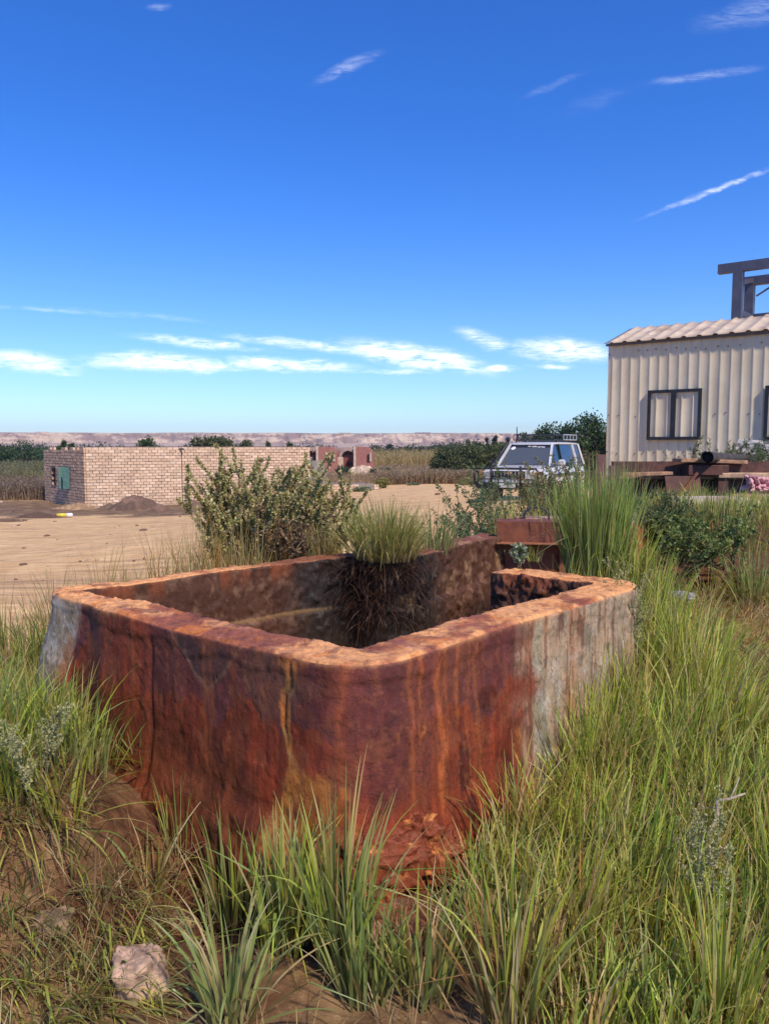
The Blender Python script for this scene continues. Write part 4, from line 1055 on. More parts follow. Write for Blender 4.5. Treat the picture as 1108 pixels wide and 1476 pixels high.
# ------------------------------------------------------------------ shed
def shed():
    D = 15.0
    c = at(877, 495, D); e = at(1108, 476, D / 1.128)
    dirv = Vector((e.x - c.x, e.y - c.y, 0)); Lw = dirv.length; dirv.normalize()
    ang = math.atan2(dirv.y, dirv.x)
    top = c.z; base = .42
    root = thing('metal_shed', 'cream corrugated metal shed with two black framed windows', 'shed', (c.x, c.y, base), ang)
    H = top - base; L = 6.2
    m, N = new_mat('cream_cladding'); co = N.n('ShaderNodeTexCoord', out=3)
    n1 = N.noise(co, 1.6, 7, .65); n2 = N.noise(N.mapv(co, (6, 6, .5)), 2.0, 6, .6); n3 = N.noise(co, 12, 6, .7)
    k = N.mix(N.sm(n1, .35, .7), (.62, .52, .345), (.71, .61, .43))
    k = N.mix(N.sm(n2, .5, .72, 0, .4), k, (.40, .32, .25))
    sp = N.n('ShaderNodeSeparateXYZ', {0: co}, out=None)
    rz_ = N.m('MULTIPLY', N.sm(n3, .56, .66), N.m('MULTIPLY', N.sm(sp.outputs[2], 1.45, .7), N.sm(sp.outputs[0], 1.6, .3)))
    k = N.mix(N.m('MULTIPLY', rz_, .75), k, (.42, .14, .06))
    k = N.mix(N.m('MULTIPLY', N.sm(n3, .62, .72), .25), k, (.25, .18, .13))
    bp = N.n('ShaderNodeBump', {'Strength': .25, 'Distance': .02, 'Height': n1})
    finish(N, N.n('ShaderNodeBsdfPrincipled', {'Base Color': k, 'Roughness': .5, 'Normal': bp}))
    M_CREAM = m
    def ribbed(L, H, pitch, top_z=0.0, rib=.008, wtop=.018, wbot=.040, sub=10, dent=.006):
        xs, ys = [], []; x = 0
        while x < L:
            for dx, dy in ((0, 0), (pitch/2 - wbot/2, 0), (pitch/2 - wtop/2, -rib), (pitch/2 + wtop/2, -rib), (pitch/2 + wbot/2, 0)):
                if x + dx <= L: xs.append(x + dx); ys.append(dy)
            x += pitch
        xs.append(L); ys.append(0); xs, ys = np.array(xs), np.array(ys)
        zs = np.linspace(0, H, sub); X, Z = np.meshgrid(xs, zs, indexing='ij'); Y = np.repeat(ys[:, None], sub, 1)
        Y = Y + dent * fbm(X * 1.5, Z * 1.5, 3.0, 3)
        V = np.stack([X.ravel(), Y.ravel(), Z.ravel()], 1)
        return V, grid_faces(len(xs), sub), xs
    V, F, xs = ribbed(L, H, .178, sub=24, dent=.012)
    # a few screws, dimples in the sheet
    wall = mesh_obj('front_wall', V, F, M_CREAM, root, False)
    sc = MB()
    for z in (.35, 1.05, 1.75, H - .2):
        for i in range(34):
            if rng.random() < .75: sc.box((.03 + i * .178 + rng.normal() * .01, -.006, z + rng.normal() * .02), (.018, .012, .018))
    sc.build('screws', mat_simple('screw_dark', (.08, .06, .05), .7), wall)['kind'] = 'stuff'
    # side and rear walls
    Dp = 2.6
    V, F, _ = ribbed(Dp, H, .178, sub=6); V = np.stack([V[:, 1], V[:, 0], V[:, 2]], 1)
    mesh_obj('side_wall', V, F, M_CREAM, root, False)
    rise = .42
    mesh_obj('gable', [(0.01, 0, H), (0.01, Dp, H), (0.01, Dp / 2, H + rise)], [(0, 2, 1)], M_CREAM, root, False)
    V, F, _ = ribbed(L, H, .178, sub=4); V[:, 1] = Dp - V[:, 1]; mesh_obj('rear_wall', V, F, M_CREAM, root, False)
    # roof
    m2 = mat_simple('roof_sheet', (.56, .44, .31), .55, var=.15, scale=3, dirt=(.34, .2, .12), dirtscale=2, dirtamt=.7)
    for sgn, nm in ((1, 'roof'), (-1, 'rear_roof')):
        xs, zz = [], []; x = -.06; pitch = .27
        while x < L:
            for dx, dz in ((0, 0), (pitch/2 - .05, 0), (pitch/2 - .025, .026), (pitch/2 + .025, .026), (pitch/2 + .05, 0)):
                xs.append(x + dx); zz.append(dz)
            x += pitch
        xs, zz = np.array(xs), np.array(zz); T = np.linspace(0, 1, 6)
        X, TT = np.meshgrid(xs, T, indexing='ij')
        y0 = -.10 if sgn == 1 else Dp + .1
        Y = y0 + (Dp / 2 - y0) * TT; Z = H + .0 + (rise + .03) * TT - .01 + np.repeat(zz[:, None], 6, 1) + .012 * fbm(X, TT, 2.0, 3)
        o = mesh_obj(nm, np.stack([X.ravel(), Y.ravel(), Z.ravel()], 1), grid_faces(len(xs), 6), m2, root, False)
        md = o.modifiers.new('thick', 'SOLIDIFY'); md.thickness = .004
    # dark strip added along the eave to stand for the roof's shadow
    MB().box((L/2 - .03, -.045, H - .035), (L, .03, .045)).build('eave_shadow_strip', mat_simple('eave_shadow', (.12, .10, .09), .6), root)
    # windows: black frames round blocked panes of the same sheet
    def wx(px): # place along the wall at a pixel column
        r_ = ray(px, 600); rr_ = Vector((r_[0], r_[1], 0)); n_ = Vector((-dirv.y, dirv.x, 0))
        s_ = Vector((c.x, c.y, 0)).dot(n_) / rr_.dot(n_); return (rr_ * s_ - Vector((c.x, c.y, 0))).dot(dirv), rr_.y * s_
    mf = mat_simple('window_frame_black', (.018, .02, .025), .5, var=.4, scale=20)
    for p0, p1, t0, t1 in ((934, 1011, 563, 634), (1102, 1182, 556, 634)):
        x0, Y0 = wx(p0); x1, Y1 = wx(p1)
        z1 = at(p0, t0, Y0).z - base; z0 = at(p0, t1, Y0).z - base
        f = MB(); t_ = .055
        for cx, cz, sx_, sz_ in (((x0+x1)/2, z1 - t_/2, x1-x0, t_), ((x0+x1)/2, z0 + t_/2, x1-x0, t_), (x0 + t_/2, (z0+z1)/2, t_, z1-z0-2*t_), (x1 - t_/2, (z0+z1)/2, t_, z1-z0-2*t_), ((x0+x1)/2 - .01, (z0+z1)/2, .085, z1-z0-2*t_)):
            f.box((cx, -.045, cz), (sx_, .05, sz_))
        win = f.build('window', mf, root)
        for a_, b2 in ((x0 + t_, (x0+x1)/2 - .0525), ((x0+x1)/2 + .0325, x1 - t_)):
            V, F, _ = ribbed(b2 - a_, z1 - z0 - 2*t_, .2, sub=8, rib=.012, dent=.02)
            V = V + np.array([a_, -.036, z0 + t_]); mesh_obj('pane', V, F, M_CREAM, win, False)
    # torn plastic sheet below the second window
    return root, dirv, c, base
shed_root, sdir, sc_, sbase = shed()
def plastic():
    a = at(1086, 637, 13.1)
    root = thing('plastic_sheet', 'torn dirty white plastic sheet hanging below the second shed window', 'plastic sheet', tuple(a), math.atan2(sdir.y, sdir.x))
    n = 60; u = np.linspace(0, 1, n); U_, V_ = np.meshgrid(u, u, indexing='ij')
    X = -.22 + 1.25 * U_ ** .9 - .20 * V_ * (1 - U_)
    w_ = .55 * (1 + .35 * np.sin(U_ * 9 + 1) + .2 * np.sin(U_ * 23))
    Z = .05 - w_ * V_ - .10 * U_
    Yy = -.10 - .10 * np.sin(U_ * 16 + V_ * 4) * V_ - .12 * V_ + .05 * fbm(U_ * 5, V_ * 5, 3, 4)
    m, N = new_mat('dirty_plastic'); co = N.n('ShaderNodeTexCoord', out=3)
    k = N.mix(N.noise(co, 5, 6, .6), (.42, .36, .29), (.62, .57, .5))
    finish(N, N.n('ShaderNodeBsdfPrincipled', {'Base Color': k, 'Roughness': .35}))
    mesh_obj('sheet', np.stack([X.ravel(), Yy.ravel(), Z.ravel()], 1), grid_faces(n, n), m, root, True)
    b = at(1106, 672, 12.6)
    o = MB().box((0, 0, 0), (.7, .3, .34), bev=.02).build('black_crate', mat_simple('crate_black', (.012, .012, .015), .6)); o.location = b + Vector((.25, 0, -.12))
    tag(o, 'black crate in the shade under the torn plastic sheet', 'crate')
plastic()

# ------------------------------------------------------------------ steel frame above the shed
def frame():
    Y = 17.2
    M = mat_simple('grey_blue_steel', (.085, .09, .125), .5, .2, var=.15, scale=4)
    base = at(1063, 468, Y); g = .4
    A = Vector((at(1061, 480, Y).x, Y, 0)); d = (sdir.copy()); n_ = Vector((-d.y, d.x, 0))
    B_ = Vector((at(1078, 480, Y + 1.15).x, Y + 1.15, 0))
    root = thing('steel_gantry', 'dark blue grey steel frame towering behind the shed roof', 'steel frame', (A.x, A.y, g), 0)
    zt = at(1062, 378, Y).z; zb2 = at(1078, 399, Y + 1.15).z
    O = Vector((A.x, A.y, g)); h = .20
    for k in (0, 3.0):
        p0 = A + d * k; p1 = B_ + d * k
        MB().box((p0.x - O.x, p0.y - O.y, (zt - g - h) / 2), (.20, .20, zt - g - h), rz=math.atan2(d.y, d.x)).build('post', M, root)
        MB().box((p1.x - O.x, p1.y - O.y, (zb2 - g - h) / 2), (.20, .20, zb2 - g - h), rz=math.atan2(d.y, d.x)).build('post', M, root)
    e0 = A - d * .42; e1 = A + d * 3.6
    MB().beam((e0.x - O.x, e0.y - O.y, zt - g - h/2), (e1.x - O.x, e1.y - O.y, zt - g - h/2), .16, h).build('front_beam', M, root)
    e0 = B_ - d * .12; e1 = B_ + d * 3.6
    MB().beam((e0.x - O.x, e0.y - O.y, zb2 - g - h/2), (e1.x - O.x, e1.y - O.y, zb2 - g - h/2), .16, h).build('rear_beam', M, root)
    MB().beam((0, .1, zt - g - h - .22), (B_.x - O.x, B_.y - O.y - .1, zb2 - g - h/2), .06, .1).build('side_beam', M, root)
    zr = at(1085, 452, Y + .6).z - g
    e0 = B_ + d * .05; e1 = B_ + d * 3.0
    MB().beam((e0.x - O.x, e0.y - O.y - .12, zr), (e1.x - O.x, e1.y - O.y - .12, zr), .08, .12).build('rail', M, root)
    MB().beam((.02, .12, zr - .02), (B_.x - O.x, B_.y - O.y - .12, zr - .02), .08, .12).build('rail', M, root)
    q = B_ + d * .12 - O; MB().tube([(q.x, q.y - .05, zb2 - g - .46), (q.x + .42, q.y - .3, zb2 - g - .16)], .022, 6).build('brace', M, root)
frame()
# ------------------------------------------------------------------ brick house
def brick_face(mb, a, b, H, zb, holes=(), skip_top=0.0, bw=.262, bh=.1275, out=(0, 0), tone=(1, 1, 1), seed=0):
    """individual blocks laid on the face from a to b (plan points)"""
    r_ = np.random.default_rng(seed)
    a, b = Vector((a[0], a[1], 0)), Vector((b[0], b[1], 0)); d = (b - a); L = d.length; d.normalize(); rz = math.atan2(d.y, d.x)
    nrow = int(round(H / bh)); base = np.array([(.62, .43, .29), (.68, .485, .33), (.58, .40, .275), (.71, .52, .37), (.63, .44, .295)])
    for r in range(nrow):
        x = -(bw / 2 if r % 2 else 0)
        z = zb + (r + .5) * bh
        while x < L:
            x0, x1 = max(x, 0), min(x + bw, L); x += bw
            if x1 - x0 < .05: continue
            cx = (x0 + x1) / 2
            if any(h0 < cx < h1 and z0 < z - zb < z1 for h0, h1, z0, z1 in holes): continue
            if r == nrow - 1 and r_.random() < skip_top: continue
            p = a + d * cx
            c = base[r_.integers(0, 5)] * r_.uniform(.86, 1.12) * np.array(tone)
            o_ = r_.normal() * .004
            mb.box((p.x + out[0] * (.02 + o_), p.y + out[1] * (.02 + o_), z + r_.normal() * .003), (x1 - x0 - .018 + r_.normal() * .004, .11, bh - .019 + r_.normal() * .003), rz=rz + r_.normal() * .006, rx=r_.normal() * .01, col=c)
M_BRICK = mat_col('limestone_block', .95, .5, 30, nvar=.14, nscale=12)
M_MORTAR = mat_simple('mortar_brown', (.34, .235, .16), .95, var=.3, scale=6, bump=.5)  # the mortar's own brown, set back behind the blocks
def house():
    P0 = Vector((at(124, 680, 33).x, 33, 0)); P1 = Vector((at(446, 680, 37.6).x, 37.6, 0)); P2 = Vector((at(66, 680, 37.2).x, 37.2, 0))
    zb = -1.12; H = 2.68
    root = thing('brick_house', 'unfinished flat topped house of pale limestone blocks with green shutters', 'house', (P0.x, P0.y, zb))
    O = Vector((P0.x, P0.y, zb))
    def loc(p): return (p.x - O.x, p.y - O.y)
    d1 = (P1 - P0).normalized(); n1 = Vector((d1.y, -d1.x, 0)); d2 = (P0 - P2).normalized(); n2 = Vector((d2.y, -d2.x, 0))
    # long wall, in two parts with a step at the seam
    Ltot = (P1 - P0).length; xs_ = at(262, 680, 34.8); seam = (Vector((xs_.x, 34.8, 0)) - P0).dot(d1)
    S = P0 + d1 * seam
    m = MB(); brick_face(m, loc(P0), loc(S - d1 * .02), H, 0, out=(n1.x, n1.y), seed=1); m.build('long_wall', M_BRICK, root)
    m = MB(); S2 = S + n1 * .012; E2 = P1 + n1 * .012; brick_face(m, loc(S2), loc(E2), H + .01, 0, out=(n1.x, n1.y), seed=2, tone=(.97, .96, .95)); m.build('long_wall', M_BRICK, root)
    # gable side with openings
    L2 = (P0 - P2).length
    def sx(px):
        r_ = ray(px, 680); nn_ = Vector((-d2.y, d2.x, 0)); rr_ = Vector((r_[0], r_[1], 0)); s_ = P2.dot(nn_) / rr_.dot(nn_); return (rr_ * s_ - P2).dot(d2)
    w1 = (sx(76), sx(82.5), .84, 1.76); w2 = (sx(88), sx(103), .80, 1.78)
    m = MB(); brick_face(m, loc(P2), loc(P0), H, 0, holes=(w1, w2), skip_top=.45, out=(n2.x, n2.y), seed=3, tone=(.92, .86, .80)); m.build('side_wall', M_BRICK, root)
    # backing mortar core and the rest of the shell
    t = .12
    m = MB()
    def slab(a, b, nrm, x0, x1, z0, z1):
        dd = (b - a).normalized(); c = a + dd * (x0 + x1) / 2 - nrm * (t / 2 + .022)
        m.box((c.x - O.x, c.y - O.y, (z0 + z1) / 2), (x1 - x0, t, z1 - z0), rz=math.atan2(dd.y, dd.x))
    slab(P0, P1, n1, .05, Ltot - .01, 0, H - .14)
    for x0, x1, z0, z1 in ((0.01, w1[0], 0, H - .14), (w1[0], w1[1], 0, w1[2]), (w1[0], w1[1], w1[3], H - .14), (w1[1], w2[0], 0, H - .14), (w2[0], w2[1], 0, w2[2]), (w2[0], w2[1], w2[3], H - .14), (w2[1], L2 - .2, 0, H - .14)): slab(P2, P0, n2, x0, x1, z0, z1)
    P3 = P1 + (P2 - P0); slab(P3, P2, Vector((-d1.x, 0, 0)) * 0 + (-n1), 0, Ltot, 0, H - .14)
    slab(P1, P3, -n2, 0, L2, 0, H - .14)
    m.build('mortar_core', M_MORTAR, root)
    # flat roof of mud and beams, just below the parapet
    m = MB(); cs = [P0, P1, P3, P2]; V = [(p.x - O.x, p.y - O.y, z) for z in (H - .34, H - .26) for p in cs]
    m.add(V, [(3, 2, 1, 0), (4, 5, 6, 7)]); m.build('flat_roof', M_MORTAR, root)
    rb = MB()
    for x in np.arange(.6, Ltot - .3, .0 + .9):
        p = P0 + d1 * x - n1 * .1; rb.box((p.x - O.x, p.y - O.y, H + .012), (.9, .3, .03), rz=math.atan2(d1.y, d1.x), col=(1, 1, 1))
    rb.build('coping', mat_simple('dark_coping', (.12, .09, .08), .9, var=.4, scale=3), root)
    q = S + n1 * .12; MB().tube([(q.x - O.x - .1, q.y - O.y, H - .09), (q.x - O.x + .12, q.y - O.y - .15, H - .09)], .035, 10).build('drain_spout', mat_simple('spout_dark', (.05, .04, .04), .8), root)
    # shutters of the wider opening
    mg = mat_simple('green_paint', (.09, .19, .16), .55, var=.15, scale=6, dirt=(.2, .22, .18))
    za, zb2 = w2[2], w2[3]; hh = zb2 - za
    for xx, an, ww in ((sx(95), R(-100), .26), (w2[1] - .06, R(-140), .34)):
        p = P2 + d2 * xx + n2 * .06
        s_ = MB(); s_.box((ww / 2, 0, hh / 2), (ww, .04, hh)); 
        for k in range(5): s_.box((ww / 2, -.026, hh * (.12 + .19 * k)), (ww * .8, .015, .05))
        o = s_.build('shutter', mg, root); o.location = (p.x - O.x, p.y - O.y, za); o.rotation_euler = (0, 0, math.atan2(d2.y, d2.x) + an)
    for (x0, x1, z0, z1), nm in ((w1, 'window_opening'), (w2, 'window_opening')):
        f = MB(); p = P2 + d2 * (x0 + x1) / 2 - n2 * .0
        rz = math.atan2(d2.y, d2.x)
        for dx, dz, sx_, sz_ in ((0, z1 - z0, x1 - x0 + .1, .07), (0, 0, x1 - x0 + .1, .07), (-(x1 - x0) / 2, (z1 - z0) / 2, .06, z1 - z0 - .07), ((x1 - x0) / 2, (z1 - z0) / 2, .06, z1 - z0 - .07)):
            q = p + d2 * dx; f.box((q.x - O.x, q.y - O.y, z0 + dz), (sx_, .16, sz_), rz=rz)
        f.build('window_frame', mat_simple('frame_brown', (.16, .12, .10), .8), root)
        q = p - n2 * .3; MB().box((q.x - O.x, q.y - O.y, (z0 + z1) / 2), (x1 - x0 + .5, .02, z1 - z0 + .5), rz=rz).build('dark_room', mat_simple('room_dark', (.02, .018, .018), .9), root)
house()

def heap(px, py, Y, size, label, c, seed, name='soil_heap'):
    p = at(px, py, Y); z = gz(p.x, Y); n = 46
    u = np.linspace(-1, 1, n); A, B_ = np.meshgrid(u, u, indexing='ij'); r_ = np.hypot(A, B_)
    h = np.clip(1 - r_, 0, 1)**.8 * (1 + .5 * fbm(A * 2 + seed, B_ * 2, seed, 4)) + .22 * fbm(A * 6 + seed, B_ * 6, seed, 4, .65) * (1 - r_ > 0)
    V = np.stack([A.ravel() * size[0] / 2, B_.ravel() * size[1] / 2, (h * size[2] - .04).ravel()], 1)
    cc = lerp(np.broadcast_to(C3(*c), V.shape), C3(*c) * 1.7, ss(-.1, .4, fbm(V[:, 0] * 2, V[:, 1] * 2, V[:, 2] * 2 + seed, 5)))
    o = mesh_obj(name, V, grid_faces(n, n), M_EARTH, None, True, col=cc); o.location = (p.x, Y, z)
    return tag(o, label, 'soil heap', 'heaps of dug soil before the brick house')
heap(199, 728, 30.6, (2.5, 1.6, .62), 'largest dark soil heap in front of the long brick wall', (.13, .08, .055), 1.0)
heap(108, 722, 31.2, (2.2, 1.2, .34), 'low tan soil heap at the near corner of the brick house', (.27, .17, .095), 2.0)
heap(158, 726, 31.8, (1.1, .8, .26), 'small soil heap between the tan heap and the largest dark one', (.15, .10, .07), 3.0)
heap(228, 732, 30.2, (1.2, .8, .26), 'small dark clod pile right of the largest heap', (.12, .07, .05), 4.0)
heap(55, 748, 25.5, (1.9, .9, .22), 'dark flat clod pile behind the yellow and white can', (.11, .065, .045), 5.0)
heap(10, 757, 23.5, (1.2, .7, .14), 'flat dark clod pile at the left edge of the sand', (.13, .08, .05), 6.0)
heap(275, 722, 33.5, (1.6, .9, .3), 'soil heap behind the left edge of the big shrub', (.16, .10, .07), 7.0)
# can
p = at(82, 744, 25.6)
t = thing('drink_can', 'small yellow and white can lying on the dark soil', 'can', (p.x, p.y, gz(p.x, p.y) + .08), R(15))
MB().tube([(0, 0, 0), (.3, 0, 0)], .07, 16).build('yellow_body', mat_simple('yellow_paint', (.65, .5, .05), .4), t, True)
MB().tube([(.3, 0, 0), (.46, 0, 0), (.5, 0, 0)], [.072, .07, .05], 16).build('white_end', mat_simple('white_paint', (.7, .7, .68), .4), t, True)
# strewn clods and stones on the track
def pebbles():
    parts = []; 
    for i in range(170):
        px, py = rng.uniform(0, 700), rng.uniform(712, 840)
        q = hit(px, py, 8, 60)
        if q.y < 9.5: continue
        s_ = q.y * rng.uniform(.0012, .0045)
        V, F, nz = blob((q.x, q.y, q.z + s_ * .2), (s_ * rng.uniform(1, 2.2), s_, s_ * .7), i * 1.7, 8, .6, 1.5, rz=rng.uniform(0, 3))
        c = [(.16, .1, .07), (.42, .3, .2), (.5, .4, .3), (.2, .13, .09)][rng.integers(0, 4)]
        parts.append((V, F, np.broadcast_to(C3(*c), V.shape)))
    V, F, c = merge(parts); tag(mesh_obj('gravel', V, F, M_EARTH, None, True, col=c), 'small stones and clods strewn over the sandy track', 'gravel', kind='stuff')
pebbles()

# ------------------------------------------------------------------ walls right of the house
def low_wall():
    a = at(400, 716, 40.0); b = at(462, 716, 40.0)
    zb = -1.15
    w0 = at(405, 697, 40); w1 = at(546, 697, 40)
    H = w1.z - zb; t = thing('low_block_wall', 'low unfinished block wall with a grey plastered panel in its right part', 'wall', (w0.x, 40, zb))
    L = w1.x - w0.x; g0 = at(517, 700, 40).x - w0.x; g1 = at(539, 700, 40).x - w0.x
    m = MB(); brick_face(m, (0, 0), (g0, 0), H, 0, out=(0, -1), seed=5); brick_face(m, (g1, 0), (L, 0), H, 0, out=(0, -1), seed=6); m.build('block_wall', M_BRICK, t)
    MB().box((L / 2, .09, H / 2 - .04), (L - .02, .1, H - .08)).build('core', M_MORTAR, t)
    MB().box(((g0 + g1) / 2, -.01, H / 2 - .01), (g1 - g0, .06, H)).build('plastered_panel', mat_simple('cement_grey', (.26, .23, .2), .9, var=.2, scale=4, bump=.3), t)
    MB().box((L * .4, .5, H - .02), (L * .9, .7, .04)).build('top_slab', mat_simple('slab_grey', (.22, .19, .18), .9, var=.3, scale=4), t)
    q = at(446, 700, 41.5); e = at(468, 700, 41.5); zt = at(456, 664, 41.5).z
    tag(MB().box(((q.x + e.x) / 2, 41.6, (zt + zb) / 2), (e.x - q.x, .16, zt - zb)).build('cement_pillar', mat_simple('pillar_cement', (.30, .27, .22), .9, var=.25, scale=3, bump=.3, dirt=(.2, .15, .1))), 'grey cement rendered wall stub beside the right end of the brick house', 'wall')
    # windowed dark box on top
low_wall()

# vaulted red brick huts
def vault(px0, px1, ptop, Y, label, turn, w_, depth, dark=False):
    zb = -1.3; a = at((px0 + px1) / 2, 680, Y)
    root = thing('vaulted_hut', label, 'vaulted house', (a.x, Y, zb), turn, 'vaulted red brick huts')
    ztop = at(500, ptop, Y).z - zb; r_ = w_ / 2; sp = ztop - r_ * .8
    mr = M_RBR
    # barrel vault body running along local x, round ends
    n = 20; prof = [(-r_, 0), (-r_, sp)] + [(-r_ * math.cos(t), sp + r_ * .8 * math.sin(t)) for t in np.linspace(0, PI, n)[1:-1]] + [(r_, sp), (r_, 0)]
    m = MB(); V = [(x, y, z) for x in (-depth / 2, depth / 2) for y, z in prof]; k = len(prof)
    m.add(V, [(i, i + k, i + k + 1, i + 1) for i in range(k - 1)] + [tuple(range(k)), tuple(range(2 * k - 1, k - 1, -1))]); m.build('vault', mr, root)
    # pale plaster rib at the shoulder
    m = MB()
    for x in (-depth / 2 - .04, depth / 2 - .18):
        pr2 = [(y * 1.02, z + (.06 if z > sp else 0)) for y, z in prof]
        V = [(xx, y, z) for xx in (x, x + .22) for y, z in pr2]
        m.add(V, [(i, i + k, i + k + 1, i + 1) for i in range(k - 1)])
    m.build('plaster_rib', mat_simple('plaster_pale', (.42, .33, .27), .9, var=.2, scale=3), root)
    return root, sp, r_, depth
def red_brick():
    m, N = new_mat('red_brick'); co = N.n('ShaderNodeTexCoord', out=3)
    mp = N.n('ShaderNodeCombineXYZ', {0: N.m('ADD', N.n('ShaderNodeSeparateXYZ', {0: co}, out=0), N.n('ShaderNodeSeparateXYZ', {0: co}, out=1)), 1: N.n('ShaderNodeSeparateXYZ', {0: co}, out=2), 2: 0.0})
    b = N.n('ShaderNodeTexBrick', {'Vector': mp, 'Color1': (.36, .12, .09, 1), 'Color2': (.28, .085, .065, 1), 'Mortar': (.34, .2, .16, 1), 'Scale': 1.0, 'Mortar Size': .012, 'Brick Width': .25, 'Row Height': .085})
    nz = N.noise(co, 1.3, 6, .6); c = N.mix(N.sm(nz, .4, .7, 0, .4), b, (.24, .1, .08))
    finish(N, N.n('ShaderNodeBsdfPrincipled', {'Base Color': c, 'Roughness': .95})); return m
M_RBR = red_brick()
M_HOLE = mat_simple('opening_dark', (.035, .015, .013), .9)
def huts():
    Y = 74
    mp = mat_simple('plaster_cream', (.50, .38, .28), .9, var=.2, scale=2)
    def sc(px0, px1, Yy): return (px1 - px0) * Yy / 1108
    # two flat brick fronts with rounded vault shoulder, two deep arched recesses
    for px0, px1, lab in ((459, 486, 'left vaulted red hut nearest the brick house with a small square vent'), (513, 538, 'right vaulted red hut standing beside the far trees')):
        w_ = sc(px0, px1, Y); a = at(px0, 680, Y); zb = -1.3
        root = thing('vaulted_hut', lab, 'vaulted house', (a.x, Y, zb), 0, 'vaulted red brick huts')
        zt = at(500, 644, Y).z - zb; k = 16
        # side of a barrel: flat wall with a quarter-round right shoulder
        prof = [(0, 0), (0, zt)] + [(w_ * .55 + w_ * .45 * math.sin(t), zt - .9 + .9 * math.cos(t)) for t in np.linspace(0, PI / 2, k)] + [(w_, 0)]
        V = [(x, y, z) for y in (0, 4.5) for x, z in prof]; n = len(prof)
        m = MB(); m.add(V, [(i + 1, i, i + n, i + n + 1) for i in range(n - 1)] + [tuple(range(n)), tuple(range(2 * n - 1, n - 1, -1))]); m.build('vault', M_RBR, root)
        m = MB(); m.box((-.12, 1.4, zt / 2), (.22, 2.8, zt + .06)); m.box((w_ * .84, -.05, zt - .95), (.16, .1, .9)); m.build('plaster_strip', mp, root)
        if px0 < 500: MB().box((w_ * .52, -.04, zt * .6), (.34, .12, .5)).build('vent', M_HOLE, root)
        else: MB().box((w_ * .72, -.04, zt * .62), (.22, .12, .7)).build('vent', M_HOLE, root)
        MB().box((w_ * .4, -.1, .16), (w_ * 1.5, .3, .34)).build('plinth', mp, root)
    for px0, px1, lab in ((436, 459, 'red hut with dark arched doorway half hidden by the brick house'), (488, 513, 'middle red hut with open dark arch and small window')):
        w_ = sc(px0, px1, Y); a = at(px0, 680, Y); zb = -1.3
        root = thing('vaulted_hut', lab, 'vaulted house', (a.x, Y + 1.2, zb), 0, 'vaulted red brick huts')
        zt = at(500, 644.5, Y).z - zb; n = 18; r_ = w_ * .36
        m = MB(); cx = w_ * .5; zs = zt - .35 - r_
        # front wall with arched hole, built as strips around the arch
        out = [(cx - r_ * math.cos(t), zs + r_ * math.sin(t)) for t in np.linspace(0, PI, n)]
        up = [(cx - w_ * .5 * math.cos(t), zs + (zt - zs) * math.sin(t)) for t in np.linspace(0, PI, n)]
        V = [(x, 0, z) for x, z in out] + [(x, 0, z) for x, z in up]; m.add(V, [(i, i + 1, n + i + 1, n + i) for i in range(n - 1)])
        V = [(x, y, z) for y in (0, 3.5) for x, z in up]; m.add(V, [(i, i + 1, n + i + 1, n + i) for i in range(n - 1)])
        m.build('arch', mat_simple('arch_plaster', (.36, .25, .21), .9, var=.2, scale=2), root)
        MB().box((cx, .55, zt / 2 - .3), (w_ * .98, .1, zt - .9)).build('recessed_wall', mat_simple('recess_red', (.22, .07, .06), .95, var=.2, scale=3), root)
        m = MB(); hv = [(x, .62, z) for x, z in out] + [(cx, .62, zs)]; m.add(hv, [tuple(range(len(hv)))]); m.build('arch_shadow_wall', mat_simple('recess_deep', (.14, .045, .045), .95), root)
        MB().box((cx + .1, .46, zt * .42), (.5, .1, .3)).build('window', M_HOLE, root)
        MB().box((cx - w_ * .45 if px0 > 460 else cx, -.12, zt * .32), (w_ * (.36 if px0 > 460 else .2), .2, zt * .68)).build('plaster_panel', mp, root)
huts()
heap_list = [(585, 688, 68, (9, 4, .7), 'long sand berm in front of the yellow reeds', (.42, .27, .14)), (520, 690, 64, (5, 3, 1.0), 'pale rubble heap at the foot of the vaulted huts', (.42, .31, .22))]
for i, (a_, b_, Y_, s_, l_, c_) in enumerate(heap_list): tag(heap(a_, b_, Y_, s_, l_, c_, 20. + i), None, 'soil heap', 'far heaps of sand')

# ------------------------------------------------------------------ dry crop fields (uncountable)
def stalk_field(name, label, n, fx, fy, H, pal, leafy=3, w_=.05, test=None):
    y = fy(rng.random(n)); x = fx(rng.random(n), y)
    z = ground_z(x, y); L = H * rng.uniform(.6, 1.1, n) * (1 + .25 * pnoise(x * .3, y * .3, 3))
    b = np.stack([x, y, z], 1)
    P = [blades(b, L, rng.uniform(0, 7, n), np.abs(rng.normal(0, .12, n)), np.abs(rng.normal(0, .25, n)), np.full(n, w_ * .8), pick(pal, n), pick(pal, n), K=3)]
    for k in range(leafy):
        bb = b.copy(); bb[:, 2] += L * rng.uniform(.2, .9, n)
        P.append(blades(bb, L * rng.uniform(.15, .35, n), rng.uniform(0, 7, n), rng.uniform(.4, 1.0, n), rng.uniform(.5, 1.6, n), np.full(n, w_), pick(pal, n), pick(pal, n, .3), K=3))
    V, F, c = merge(P); return tag(mesh_obj(name, V, F, M_GRASS, None, True, col=c), label, 'dry crop', kind='stuff')
CORNP = np.array([(.30, .20, .13), (.38, .27, .17), (.22, .15, .10), (.45, .33, .21)])
stalk_field('dry_maize_field', 'withered brown maize standing beyond the sandy track', 9000, lambda t, y: at(543, 700, 1).x * y + t * (.20 + .0016 * (y - 47)) * y, lambda t: 47 + t**1.4 * 36, .9, CORNP, 3, .07)
